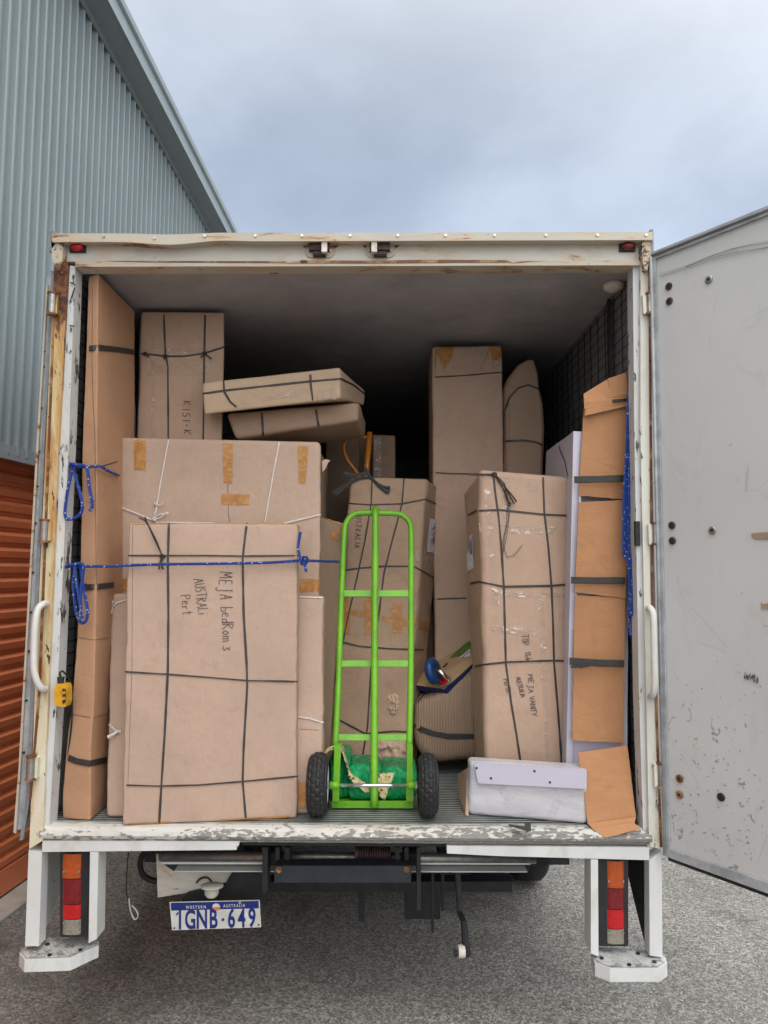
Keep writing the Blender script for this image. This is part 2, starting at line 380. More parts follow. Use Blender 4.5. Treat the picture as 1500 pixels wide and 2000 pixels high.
def slab(px, Y, d, bm=None): return prism([P(x, y, Y) for x, y in px], (0, d, 0), bm)
def rect(x0, y0, x1, y1, Y, d, bm=None): return slab([(x0, y0), (x1, y0), (x1, y1), (x0, y1)], Y, d, bm)
def frames(pts):
    T = []
    for i in range(len(pts)):
        a = pts[max(0, i-1)]; b = pts[min(len(pts)-1, i+1)]; T.append((b-a).normalized() if (b-a).length > 1e-9 else Vector((0, 0, 1)))
    n = Vector((0, 0, 1)) if abs(T[0].z) < .9 else Vector((1, 0, 0)); out = []
    for t in T:
        n = (n - t*n.dot(t)); n = n.normalized() if n.length > 1e-6 else t.orthogonal().normalized(); out.append((t, n, t.cross(n)))
    return out
def tube(pts, r, seg=10, bm=None, uv=False, closed=False):
    bm = bm or bmesh.new(); pts = [Vector(p) for p in pts]; fr = frames(pts); rings = []; dist = 0
    lay = bm.loops.layers.uv.verify() if uv else None
    L = [0]
    for i in range(1, len(pts)): L.append(L[-1]+(pts[i]-pts[i-1]).length)
    for i, (p, (t, n, b)) in enumerate(zip(pts, fr)):
        rr = r[i] if hasattr(r, '__len__') else r
        rings.append([bm.verts.new(p + (n*math.cos(2*math.pi*k/seg)+b*math.sin(2*math.pi*k/seg))*rr) for k in range(seg)])
    for i in range(len(rings)-1):
        for k in range(seg):
            f = bm.faces.new((rings[i][k], rings[i][(k+1) % seg], rings[i+1][(k+1) % seg], rings[i+1][k]))
            if uv:
                for l, (u_, v_) in zip(f.loops, ((k, i), (k+1, i), (k+1, i+1), (k, i+1))): l[lay].uv = (u_/seg, L[v_])
    bm.faces.new(rings[0][::-1]); bm.faces.new(rings[-1])
    return bm
def smoothpts(pts, n=6):
    """Catmull-Rom through the points"""
    pts = [Vector(p) for p in pts]; out = []
    for i in range(len(pts)-1):
        p0 = pts[max(0, i-1)]; p1 = pts[i]; p2 = pts[i+1]; p3 = pts[min(len(pts)-1, i+2)]
        for k in range(n):
            t = k/n; out.append(.5*((2*p1)+(p2-p0)*t+(2*p0-5*p1+4*p2-p3)*t*t+(-p0+3*p1-3*p2+p3)*t**3))
    out.append(pts[-1]); return out
def cyl(c, axis, r, h, seg=24, bm=None, r2=None):
    c = Vector(c); a = Vector(axis).normalized(); return tube([c-a*h/2, c+a*h/2], [r, r2 if r2 is not None else r], seg, bm)
def lathe(c, axis, prof, seg=28, bm=None):
    """prof = (distance along axis, radius)"""
    c = Vector(c); a = Vector(axis).normalized(); n = a.orthogonal().normalized(); b = a.cross(n); bm = bm or bmesh.new(); rings = []
    for d, r in prof:
        r = max(r, 1e-4); rings.append([bm.verts.new(c+a*d+(n*math.cos(2*math.pi*k/seg)+b*math.sin(2*math.pi*k/seg))*r) for k in range(seg)])
    for A, B in zip(rings[:-1], rings[1:]):
        for k in range(seg): bm.faces.new((A[k], A[(k+1) % seg], B[(k+1) % seg], B[k]))
    bm.faces.new(rings[0][::-1]); bm.faces.new(rings[-1])
    return bm
# soft carton: a hexahedron with rounded, slightly wavy faces
class Surf: pass
def carton_mesh(c8, r=.012, n=(14, 6, 22), amp=.004, freq=3.0, seed=0, bulge=0.0, fine=.0008, sections=None):
    """c8: front BL BR TR TL then back BL BR TR TL; sections: optional list of (t, front L, front R, back R, back L)"""
    c8 = [Vector(c) for c in c8] if c8 else None
    if sections:
        A = [Vector(q) for q in sections[0][1:]]; Z = [Vector(q) for q in sections[-1][1:]]
        c8 = [A[0], A[1], Z[1], Z[0], A[3], A[2], Z[2], Z[3]]
    Lx = ((c8[1]-c8[0]).length+(c8[2]-c8[3]).length)/2; Ly = ((c8[4]-c8[0]).length+(c8[6]-c8[2]).length)/2
    Lz = ((c8[3]-c8[0]).length+(c8[2]-c8[1]).length)/2
    def pos(s, t, u):   # s across, t depth, u up
        if sections:
            for i in range(len(sections)-1):
                a, b = sections[i], sections[i+1]
                if u <= b[0] or i == len(sections)-2:
                    k = (u-a[0])/(b[0]-a[0]); q = [Vector(a[j]).lerp(Vector(b[j]), k) for j in (1, 2, 3, 4)]
                    return q[0].lerp(q[1], s).lerp(q[3].lerp(q[2], s), t)
        f = c8[0].lerp(c8[1], s).lerp(c8[3].lerp(c8[2], s), u); k = c8[4].lerp(c8[5], s).lerp(c8[7].lerp(c8[6], s), u)
        return f.lerp(k, t)
    def line(L_, n_):
        e = min(r/L_, .45); inner = [e+(1-2*e)*i/n_ for i in range(n_+1)]
        return [0, e*.33, e*.67]+inner+[1-e*.67, 1-e*.33, 1]
    gx, gy, gz = line(Lx, n[0]), line(Ly, n[1]), line(Lz, n[2])
    bm = bmesh.new(); cache = {}
    def vert(i, j, k):
        key = (i, j, k)
        if key in cache: return cache[key]
        q = Vector((gx[i]*Lx, gy[j]*Ly, gz[k]*Lz)); rr = min(r, Lx*.45, Ly*.45, Lz*.45)
        inn = Vector((min(max(q.x, rr), Lx-rr), min(max(q.y, rr), Ly-rr), min(max(q.z, rr), Lz-rr)))
        d = q-inn
        if d.length > 1e-9: q = inn + d.normalized()*rr
        s, t, u = q.x/Lx, q.y/Ly, q.z/Lz
        p = pos(s, t, u)
        w = pos(.5, .5, u); nd = (p-w); nd.z *= .3; nd = nd.normalized() if nd.length > 1e-6 else Vector((0, 0, 1))
        a = noise.noise(p*freq+Vector((seed*7.1, seed*3.3, seed)))*amp + noise.noise(p*freq*5+Vector((seed, 5, 2)))*amp*.25
        if fine: a += abs(noise.noise(p*freq*14+Vector((seed, 1, 9))))*fine
        ed = max(0, 1-min(s, 1-s)*Lx/.03)+max(0, 1-min(u, 1-u)*Lz/.03)
        if ed > 0: a += -abs(noise.noise(p*13+Vector((seed, 4, 4))))*.007*min(ed, 1.3)
        if bulge: a += bulge*(math.sin(math.pi*s)*math.sin(math.pi*u))
        p = p + nd*a
        cache[key] = bm.verts.new(p); return cache[key]
    X, Yn, Z = len(gx)-1, len(gy)-1, len(gz)-1
    for i in range(X):
        for k in range(Z):
            for j in (0, Yn): bm.faces.new([vert(*q) for q in ((i, j, k), (i+1, j, k), (i+1, j, k+1), (i, j, k+1))])
    for j in range(Yn):
        for k in range(Z):
            for i in (0, X): bm.faces.new([vert(*q) for q in ((i, j, k), (i, j+1, k), (i, j+1, k+1), (i, j, k+1))])
    for i in range(X):
        for j in range(Yn):
            for k in (0, Z): bm.faces.new([vert(*q) for q in ((i, j, k), (i+1, j, k), (i+1, j+1, k), (i, j+1, k))])
    bmesh.ops.recalc_face_normals(bm, faces=bm.faces)
    return bm
def surf(bm): bm.normal_update(); bm.verts.ensure_lookup_table(); bm.faces.ensure_lookup_table(); return BVHTree.FromBMesh(bm)
def hit(bvh, x, y):
    d = ray(x, y).normalized(); p, n, i, t = bvh.ray_cast(CAM, d)
    if p is None: return None
    if n.dot(d) > 0: n = -n
    return p, n
def hitn(bvh, x, y, last=None):
    h = hit(bvh, x, y)
    if h: return h
    d = ray(x, y).normalized(); t = (last-CAM).length if last else 3.4
    p, n, i, _ = bvh.find_nearest(CAM+d*t)
    if n.dot(d) > 0: n = -n
    return p, n
def decal_line(bvh, pts, w, off=.003, step=7, bm=None, jitter=.35, thick=.0015, snap=True):
    """a strap, string or pen stroke laid on the surface along sight-line marks"""
    bm = bm or bmesh.new(); dense = []
    for (a, b) in zip(pts[:-1], pts[1:]):
        n = max(1, int(math.hypot(b[0]-a[0], b[1]-a[1])/step))
        dense += [(a[0]+(b[0]-a[0])*i/n, a[1]+(b[1]-a[1])*i/n) for i in range(n)]
    dense.append(pts[-1]); H = []; last = None
    for x, y in dense:
        h = hit(bvh, x, y)
        if not h and snap and last is not None:
            g_ = hitn(bvh, x, y, last)
            if (g_[0]-P(x, y, last.y)).length < .03: h = g_
        if h and (not H or (h[0]-H[-1][0]).length > .0008): H.append(h); last = h[0]
    if len(H) < 2: return bm
    rows = []
    for i, (p, n) in enumerate(H):
        t = (H[min(i+1, len(H)-1)][0]-H[max(i-1, 0)][0]).normalized(); s = t.cross(n)
        if s.length < 1e-6: continue
        s.normalize(); ww = w*(1+(jitter if w < .012 else .08)*noise.noise(p*14))
        rows.append([bm.verts.new(p+s*ww/2+n*(off-thick*1.5)), bm.verts.new(p+s*ww*.42+n*off), bm.verts.new(p-s*ww*.42+n*off), bm.verts.new(p-s*ww/2+n*(off-thick*1.5))])
    for a, b in zip(rows[:-1], rows[1:]):
        for k in range(3): bm.faces.new((a[k], a[k+1], b[k+1], b[k]))
    return bm
def decal_quad(bvh, c, n=(6, 6), off=.0022, bm=None, jag=0):
    """a patch of tape or paper laid on the surface between four sight-line marks TL TR BR BL"""
    bm = bm or bmesh.new(); g = []
    last = None
    for j in range(n[1]+1):
        row = []
        for i in range(n[0]+1):
            s, t = i/n[0], j/n[1]
            x = (c[0][0]*(1-s)+c[1][0]*s)*(1-t)+(c[3][0]*(1-s)+c[2][0]*s)*t
            y = (c[0][1]*(1-s)+c[1][1]*s)*(1-t)+(c[3][1]*(1-s)+c[2][1]*s)*t
            if jag and (j in (0, n[1]) or i in (0, n[0])): x += random.uniform(-jag, jag); y += random.uniform(-jag, jag)
            h = hitn(bvh, x, y, last); last = h[0]; row.append(bm.verts.new(h[0]+h[1]*off))
        g.append(row)
    for a, b in zip(g[:-1], g[1:]):
        for i in range(n[0]):
            try: bm.faces.new((a[i], a[i+1], b[i+1], b[i]))
            except ValueError: pass
    return bm
GL = {  # pen strokes, unit height
 'M': [[(0,0),(.1,1),(.4,.3),(.7,1),(.8,0)]], 'E': [[(.55,1),(.05,1),(0,0),(.6,0)],[(0,.5),(.45,.52)]], 'J': [[(.5,1),(.48,-.15),(.3,-.3),(.05,-.15)],[(.3,1),(.7,1)]],
 'A': [[(0,0),(.35,1),(.65,0)],[(.12,.4),(.55,.45)]], 'B': [[(0,0),(0,1),(.45,.85),(.05,.52),(.5,.3),(0,0)]], 'b': [[(.05,1.1),(0,0),(.4,.05),(.45,.4),(.05,.45)]],
 'e': [[(.0,.3),(.4,.4),(.3,.6),(.05,.5),(0,.1),(.45,.05)]], 'd': [[(.4,.5),(.05,.4),(.05,.05),(.4,.1),(.45,1.1)],[(.45,1.1),(.45,0)]],
 'R': [[(0,0),(.03,1),(.5,.85),(.08,.5),(.55,0)]], 'o': [[(.25,.55),(0,.3),(.2,0),(.45,.25),(.25,.55)]], 'm': [[(0,0),(0,.55),(.25,.5),(.28,0)],[(.28,.45),(.5,.55),(.56,0)]],
 '3': [[(.05,.95),(.5,.9),(.2,.55),(.55,.3),(.25,0),(0,.15)]], 'U': [[(0,1),(.02,.15),(.3,0),(.5,.2),(.52,1)]], 'S': [[(.5,.95),(.1,.9),(.05,.6),(.45,.4),(.4,.05),(0,0)]],
 'T': [[(.3,1),(.28,0)],[(-.05,.98),(.65,1)]], 't': [[(.2,1),(.2,.05),(.4,0)],[(0,.65),(.45,.68)]], 'L': [[(.05,1),(0,0),(.5,.02)]], 'I': [[(.1,1),(.1,0)]], 'i': [[(.1,.55),(.1,0)],[(.1,.8),(.12,.85)]],
 'P': [[(0,0),(.05,1),(.5,.85),(.45,.55),(.05,.5)]], 'r': [[(0,.5),(.02,0)],[(.02,.35),(.2,.55),(.35,.5)]], '.': [[(.1,0),(.14,.04)]], 'K': [[(0,0),(0,1)],[(.5,1),(.02,.45),(.55,0)]], '-': [[(0,.45),(.4,.45)]],
 'O': [[(.3,1),(0,.6),(.2,0),(.55,.35),(.3,1)]], 'l': [[(.1,1.05),(.1,0)]], 'V': [[(0,1),(.3,0),(.6,1)]], 'N': [[(0,0),(.03,1),(.5,0),(.55,1)]], 'Y': [[(0,1),(.3,.5),(.6,1)],[(.3,.5),(.25,0)]],
 'h': [[(0,1.05),(0,0)],[(0,.35),(.25,.5),(.4,.4),(.42,0)]], '/': [[(0,0),(.4,1)]], '0': [[(.25,1),(0,.5),(.25,0),(.5,.5),(.25,1)]], '1': [[(.0,.7),(.2,1),(.2,0)]]}
def write(bvh, text, org, er, eu, size, gap=.28, w=.0032, bm=None, off=.0026, ws=1.0):
    """handwriting: org = pixel mark of the first letter's foot, er reading direction, eu letter-up, both as pixel directions"""
    bm = bm or bmesh.new(); x = 0
    for ch in text:
        if ch == ' ': x += .8; continue
        st = GL[ch]; wd = max(p[0] for s in st for p in s)
        j = random.uniform(-.06, .06)
        for s in st:
            px = [(org[0]+((x+a*ws)*er[0]+(b+j)*eu[0])*size, org[1]+((x+a*ws)*er[1]+(b+j)*eu[1])*size) for a, b in s]
            decal_line(bvh, px, w, off, 3, bm, 0, .0004)
        x += wd*ws+gap
    return bm
def fontmesh(text, size, org, right, up, extrude=.0008, width=1.0, bold=0.0, align='CENTER', bm=None):
    cu = bpy.data.curves.new('lettering', 'FONT'); cu.body = text; cu.size = size; cu.extrude = extrude; cu.offset = bold; cu.align_x = align; cu.align_y = 'CENTER'; cu.resolution_u = 4
    t = bpy.data.objects.new('lettering', cu); COL.objects.link(t)
    dg = bpy.context.evaluated_depsgraph_get(); me = bpy.data.meshes.new_from_object(t.evaluated_get(dg))
    bpy.data.objects.remove(t); bm = bm or bmesh.new()
    right = Vector(right).normalized(); nn = right.cross(Vector(up)).normalized(); up2 = nn.cross(right)
    mt = Matrix((right*width, up2, nn)).transposed().to_4x4(); mt.translation = Vector(org)
    me.transform(mt); bm.from_mesh(me); bpy.data.meshes.remove(me)
    return bm
# ================================================================ ground and building
def struct(name, bm, m, kind='structure'):
    o = obj(name, bm, m); o['kind'] = kind; return o
bm = bmesh.new()
v = [bm.verts.new(p) for p in ((-400, -300, 0), (400, -300, 0), (400, 900, 0), (-400, 900, 0))]; bm.faces.new(v)
g_ = struct('ground', bm, M['asphalt'])
WD = ray(900, 1114); WD.z = 0; WD.normalize(); WB = PZ(0, 1781, 0); WN = Vector((WD.y, -WD.x, 0))
def wp(s, o, z): return WB + WD*s + WN*o + Vector((0, 0, z))
def onwall(x, y, o=0):
    p = PP(x, y, WB+WN*o, WN); return (p-WB).dot(WD), p.z
rk = ray(900, 1344); SL = rk.z/Vector((rk.x, rk.y, 0)).length
s0, z0 = onwall(405, 453)
def ztop(s): return z0 + SL*(s-s0)
# how far the soffit stands out: where the sight line of its edge meets the height of the wall top
off = 0.1
while off < 1.2:
    s_, z_ = onwall(443, 453, off)
    if z_ <= ztop(s_): break
    off += .004
SOFF = off
s_, z_ = onwall(460, 453, SOFF); FH = z_-ztop(s_)
bld = thing('warehouse', 'tall warehouse in pale blue ribbed cladding with terracotta roller door, left of the truck', 'building', wp(0, 0, 0))
SA, SB = -6.0, 9.4
bm = bmesh.new(); per = .0855; ph = -.24 - per*70
prof = [(0, 0), (.052, 0), (.057, .033), (.073, .033), (.0855, 0)]
rows = []; s = ph
while s < SB:
    for a, h in prof[:-1]:
        q = s+a-.0665
        if SA < q < SB: rows.append((q, h))
    s += per
prev = None
for q, h in rows:
    zs = [2.47, ztop(q)]
    cur = [bm.verts.new(wp(q, h, z)) for z in zs]
    if prev: bm.faces.new((prev[0], cur[0], cur[1], prev[1]))
    prev = cur
obj('cladding', bm, M['clad'], bld)
prism([wp(SA, .004, 2.44), wp(SB, .004, 2.44), wp(SB, .004, 2.52), wp(SA, .004, 2.52)], WN*.026, bm := bmesh.new()); obj('flashing', bm, M['fascia'], bld)
zt = lambda s, o: ztop(s)
# soffit and fascia, sloping with the roof
bm = prism([wp(SA, 0, ztop(SA)), wp(SB, 0, ztop(SB)), wp(SB, SOFF-.004, ztop(SB)), wp(SA, SOFF-.004, ztop(SA))], (0, 0, .02)); obj('soffit', bm, M['soffit'], bld)
bm = prism([wp(SA, .0335, ztop(SA)-.05), wp(SB, .0335, ztop(SB)-.05), wp(SB, .0335, ztop(SB)-.001), wp(SA, .0335, ztop(SA)-.001)], WN*.012); obj('wall_top_trim', bm, M['soffit'], bld)
bm = prism([wp(SA, SOFF, ztop(SA)), wp(SB, SOFF, ztop(SB)), wp(SB, SOFF, ztop(SB)+FH), wp(SA, SOFF, ztop(SA)+FH)], -WN*.03)
obj('fascia', bm, M['clad'], bld)
bm = prism([wp(SA, SOFF+.003, ztop(SA)+FH-.05), wp(SB, SOFF+.003, ztop(SB)+FH-.05), wp(SB, SOFF+.003, ztop(SB)+FH), wp(SA, SOFF+.003, ztop(SA)+FH)], WN*.02)
obj('fascia_capping', bm, M['fascia'], bld)
bm = prism([wp(SA, SOFF-.035, ztop(SA)+FH-.03), wp(SB, SOFF-.035, ztop(SB)+FH-.03), wp(SB, -12, ztop(SB)+FH-.03), wp(SA, -12, ztop(SA)+FH-.03)], (0, 0, .02)); obj('roof', bm, M['clad'], bld)
for nm, a in (('end_wall', SA), ('end_wall', SB)):
    bm = prism([wp(a, -.02, 0), wp(a, -11.8, 0), wp(a, -11.8, ztop(a)), wp(a, -.02, ztop(a))], WD*(.1 if a < 0 else -.1)); obj(nm, bm, M['clad'], bld)
# roller door, set back from the cladding
RO = -.09; D0, D1 = -3.2, 2.6
bm = bmesh.new(); pitch = .0865; z = .17; prev = None
pr = [(0, 0), (.010, .012), (.045, .016), (.056, .004), (.068, -.006), (.076, .0)]
while z < 2.75:
    for dz, h in pr:
        cur = [bm.verts.new(wp(D0, RO+h, z+dz)), bm.verts.new(wp(D1, RO+h, z+dz))]
        if prev: bm.faces.new((prev[0], prev[1], cur[1], cur[0]))
        prev = cur
    z += pitch
door = obj('roller_door', bm, M['roller'], bld)
bm = prism([wp(D0, RO+.02, .03), wp(D1, RO+.02, .03), wp(D1, RO+.02, .165), wp(D0, RO+.02, .165)], -WN*.03); obj('bottom_bar', bm, M['roller'], door)
for a, b in ((SA, D0), (D1, SB)):
    bm = prism([wp(a, -.02, 0), wp(b, -.02, 0), wp(b, -.02, 2.46), wp(a, -.02, 2.46)], -WN*.2); obj('side_wall', bm, M['fascia'], bld)
bm = prism([wp(D0, RO-.01, 0), wp(D1, RO-.01, 0), wp(D1, RO-.01, .03), wp(D0, RO-.01, .03)], -WN*.03); obj('rubber_seal', bm, M['rubber'], bld)
bm = prism([wp(SA, -.14, .004), wp(SB, -.14, .004), wp(SB, .085, .004), wp(SA, .085, .004)], (0, 0, .012))
struct('kerb', bm, M['concrete'])
# ================================================================ the truck
M['capp'] = paint('flaking_cap_paint', (.55, .5, .4), .8, .75, 12, cscale=45)
M['cream'] = simple('cream_metal', (.6, .56, .5), .5, .1, .25, 50)
M['bolt'] = simple('rusty_bolt', (.06, .035, .035), .6, .3, .4, 60)
TR = thing('box_truck', 'rusty white box truck seen from behind with its rear doors open and packed cartons inside', 'truck', (0, 2.4, 0))
ZF = .878; XL, XR, ZC = -1.155, 1.165, 3.085
ZT = P(700, 455, 0).z
T = {}
def part(name, bm, mat, parent=None, **k): return obj(name, bm, M[mat] if isinstance(mat, str) else mat, parent or TR, **k)
part('side_wall', box(-1.205, XL-.004, .06, 5.6, .80, ZT-.02), 'wallL_lit')
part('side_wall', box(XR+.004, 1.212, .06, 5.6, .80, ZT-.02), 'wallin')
for X in (-1.211, 1.2125): part('outer_panel', box(X, X+.005, .061, 5.6, .80, ZT-.02), 'white_clean')
part('ceiling', box(XL, XR, .05, 5.55, ZC, ZC+.02), 'ceil')
part('roof', box(-1.2, 1.2, .05, 5.6, ZT-.018, ZT), 'white_clean')
part('front_wall', box(XL, XR, 5.5, 5.56, .8, 3.08), 'wallin')
# ribbed floor
bm = bmesh.new(); y = .028; rib = .0235; prev = None
while y < 2.2:
    for dy, h in ((0, 0), (.003, .007), (.011, .007), (.014, 0)):
        cur = [bm.verts.new((XL, y+dy, ZF+h-.007)), bm.verts.new((XR, y+dy, ZF+h-.007))]
        if prev: bm.faces.new((prev[0], prev[1], cur[1], cur[0]))
        prev = cur
    y += rib
fl = part('floor', bm, 'alu'); fl.data.materials.append(M['groove'])
for p_ in fl.data.polygons:
    if p_.center.z < ZF-.003: p_.material_index = 1
part('floor_deck', box(XL, XR, .1, 5.5, ZF-.06, ZF-.008), 'black')
part('floor_deck', box(XL, XR, 2.21, 5.5, ZF-.007, ZF), 'alu')
# rear frame
def wavy(bm, amp, fr=4, seed=0):
    bmesh.ops.subdivide_edges(bm, edges=[e for e in bm.edges if e.calc_length() > .3], cuts=24, use_grid_fill=True)
    for v in bm.verts: v.co += Vector((noise.noise(v.co*fr+Vector((seed, 0, 0)))*amp*.5, noise.noise(v.co*fr+Vector((0, seed, 5)))*amp, noise.noise(v.co*fr+Vector((3, 9, seed)))*amp))
    return bm
part('rear_post', slab([(107, 500), (133, 512), (115, 850), (94, 1350), (83, 1642), (57, 1658), (68, 1350), (90, 850)], -.012, .09), 'postL', bevel=.004, label='left rear post streaked yellow and orange with rust')
part('post_lining', slab([(133, 518), (147, 520), (135, 850), (112, 1350), (96, 1614), (82, 1628), (93, 1350), (114, 850)], .006, .07), 'liner')
part('rear_post', slab([(1251, 505), (1266, 490), (1270, 850), (1280, 1350), (1290, 1660), (1268, 1650), (1262, 1350), (1251, 850)], -.012, .09), 'postR', bevel=.004)
part('post_lining', slab([(1236, 520), (1251, 518), (1251, 850), (1262, 1350), (1268, 1640), (1256, 1618), (1248, 1350), (1239, 850)], .006, .07), 'liner')
# seams and gaskets along the posts
part('seam', slab([(105, 560), (108, 560), (78, 1350), (60, 1560), (57, 1560), (74, 1350)], -.02, .02), 'rust')
part('seam', slab([(1267, 500), (1271, 500), (1276, 1150), (1294, 1655), (1290, 1655), (1272, 1150)], -.02, .02), 'rust')
part('header_beam', slab([(107, 470), (1266, 468), (1266, 509), (107, 511)], 0, .07), 'header')
part('header_lip', wavy(slab([(147, 511), (1251, 509), (1251, 518), (147, 521)], -.012, .075), .001), 'gutter')
for q in ([(590, 508), (700, 509), (850, 507), (990, 508), (1000, 512), (700, 514), (560, 514)], [(205, 509.5), (560, 510), (560, 513), (300, 512)]): part('rust_band', slab(q, -.0145, .003), 'rust')
gut = bmesh.new()
nn = 60; up, lo = [], []
for i in range(nn+1):
    x = 102+(1275-102)*i/nn; dip = 6*math.exp(-((x-330)/60)**2)-2*math.exp(-((x-430)/40)**2)
    up.append((x, 456+dip*.4-3*i/nn)); lo.append((x, 472+dip-4*i/nn))
slab(up+lo[::-1], -.045, .115, gut); part('gutter_rail', gut, 'gutter')
lp = bmesh.new(); slab([(x, y-3.2) for x, y in lo]+[(x, y+.6) for x, y in lo[::-1]], -.053, .01, lp); part('gutter_lip', lp, 'gutter')
for i, x in enumerate((203, 302, 400, 499, 590, 684, 777, 870, 966, 1066, 1167, 1262)):
    part('rivet', cyl(P(x, 461-2.0*i/11+(4 if x == 302 else 0), -.047), (0, 1, 0), .0055, .006, 10), 'zinc')
for c, mt in (([(100, 470), (123, 472), (121, 512), (116, 529), (110, 527), (101, 500)], 'capp'), ([(95, 452), (105, 450), (107, 478), (97, 492), (94, 488)], 'seal'),
              ([(1254, 466), (1272, 462), (1271, 500), (1264, 528), (1258, 524), (1254, 500)], 'capp'), ([(1270, 448), (1276, 447), (1277, 495), (1271, 502)], 'seal')):
    part('corner_cap', slab(c, -.04, .05), mt, bevel=.003)
# marker lamps
for x, y in ((151, 483), (1226, 481)):
    c = P(x, y, -.012)
    ml = part('marker_lamp', box(c.x-.031, c.x+.031, -.012, .0, c.z-.019, c.z+.019), 'rubber', bevel=.006)
    bm = lathe(c+Vector((0, .004, 0)), (0, -1, 0), [(0, .026), (.012, .0255), (.021, .018), (.024, .002)], 20)
    for q in bm.verts: q.co.z = c.z+(q.co.z-c.z)*.68
    obj('lens', bm, M['red'] if x < 500 else M['darkred'], ml, smooth=True)
# door lock keepers in the header
for x0, x1, px_ in ((595, 655, 634), (713, 773, 731)):
    a, b = P(x0, 490, 0), P(x1, 490, 0); cz = (a.z+b.z)/2; w = (b.x-a.x)/2; cx = (a.x+b.x)/2; bm = bmesh.new()
    pts = [(cx+sg*(w-.03)+.03*math.cos(t)*sg, -.006, cz+.03*math.sin(t)*(1 if sg > 0 else -1)*1.0) for sg in (1, -1) for t in [math.radians(k) for k in range(-80, 81, 20)]]
    k = part('lock_keeper', prism([Vector(p) for p in pts], (0, .008, 0)), 'gutter')
    obj('socket', box(cx-.042, cx+.038, -.03, 0, cz-.008, cz+.03), M['bolt'], k, bevel=.006)
    obj('hook', cyl((cx, -.012, cz-.018), (1, 0, 0), .014, .05, 12), M['bolt'], k)
    part('rust_stain', slab([(x0-8, 476), (x1+12, 474), (x1+6, 481), (x1-2, 486), (x0+6, 487), (x0-3, 482)], -.0012, .001), 'rust')
    c = P(px_, 484, -.03); obj('peg', box(c.x-.011, c.x+.011, -.045, -.02, c.z-.022, c.z+.02), M['cream'], k, bevel=.003)
    for xx in (x0+9, x1-9): c = P(xx, 489, -.008); obj('screw', cyl(c, (0, 1, 0), .007, .006, 12), M['steel'], k)
# sill: chipped tread bar with a rounded nose
bm = bmesh.new()
L0, L1 = P(95, 1616, 0), P(1258, 1620, 0)
prof = [(.06, ZF-.002), (.03, ZF), (.004, ZF-.004), (-.012, ZF-.014), (-.017, ZF-.030), (-.012, ZF-.042), (.002, ZF-.050), (.002, ZF-.056), (.06, ZF-.056)]
n = 160; prev = None
for i in range(n+1):
    x = L0.x-.03+(L1.x-L0.x+.055)*i/n
    cur = [bm.verts.new((x, py+noise.noise(Vector((x*22, py*60, pz*60)))*.0016, pz+noise.noise(Vector((x*18, py*50, pz*50+9)))*.0014)) for py, pz in prof]
    if prev:
        for k in range(len(prof)-1): bm.faces.new((prev[k], prev[k+1], cur[k+1], cur[k]))
    prev = cur
part('sill', bm, 'sill')
# bumper frame under the sill
part('rear_rail', slab([(83, 1642), (468, 1643), (466, 1652), (462, 1652), (462, 1660), (82, 1664)], -.006, .05), 'bumper')
part('rear_rail', slab([(873, 1652), (975, 1653), (1268, 1655), (1268, 1680), (975, 1672), (873, 1667)], -.006, .05), 'bumper')
part('rear_rail', box(P(468, 1650, 0).x+.003, P(873, 1650, 0).x-.003, .045, .08, .795, .822), 'black')
part('bumper_post', slab([(56, 1660), (82, 1664), (76, 1848), (49, 1848)], -.006, .055), 'bumper', bevel=.003)
part('bumper_post', slab([(176, 1664), (192, 1664), (189, 1834), (173, 1842)], -.005, .08), 'bumper', bevel=.002)
part('bumper_post', slab([(1154, 1678), (1168, 1679), (1169, 1868), (1154, 1862)], -.005, .09), 'bumper', bevel=.002)
part('bumper_post', slab([(1268, 1681), (1292, 1662), (1294, 1870), (1269, 1866)], -.006, .055), 'bumper', bevel=.003)
# tapering side plates behind the outer posts
a0, a1, a2 = P(82, 1664, .04), P(79, 1845, .04), None
part('gusset', prism([(a0.x, .045, .79), (a0.x, .52, .79), (a0.x, .06, .42), (a0.x, .045, .42)], (-.006, 0, 0)), 'white')
b0 = P(1268, 1680, .04)
gs = part('gusset', prism([(b0.x, .045, .785), (b0.x, .50, .785), (b0.x, .12, .42), (b0.x, .045, .42)], (.006, 0, 0)), 'black')
fm = bmesh.new()   # solid pale letters stand for light through cut-outs in the right side plate
obj('stencil', fontmesh('ST5', .075, (b0.x-.003, .30, .752), (0, -1, -.02), (0, 0, 1), .0006, .8, .0006), M['labelw'], gs)
# steps
def step(top, zt_, h, name='step'):
    pts = [PZ(x, y, zt_) for x, y in top]
    s = part(name, prism(pts, (0, 0, -h)), 'bumper', bevel=.002)
    c = sum(pts, Vector())/len(pts)
    obj('tread_plate', prism([c+(p-c)*.955+Vector((0, 0, .003)) for p in pts], (0, 0, .003)), M['chequer'], s)
    return s, c
sl, c = step([(38, 1862), (50, 1848), (88, 1843), (92, 1833), (176, 1833), (193, 1838), (193, 1846), (183, 1850), (138, 1871), (48, 1874)], .415, .045)
for x, y in ((93, 1844), (97, 1865), (157, 1855)): obj('screw', cyl(PZ(x, y, .424), (0, 0, 1), .008, .004, 10), M['black'], sl)
sr, c = step([(1154, 1860), (1163, 1852), (1262, 1858), (1298, 1868), (1303, 1880), (1287, 1891), (1191, 1891), (1162, 1880)], .408, .048)
for x, y in ((1175, 1871), (1229, 1884), (1278, 1878), (1246, 1862)): obj('screw', cyl(PZ(x, y, .417), (0, 0, 1), .008, .004, 10), M['black'], sr)
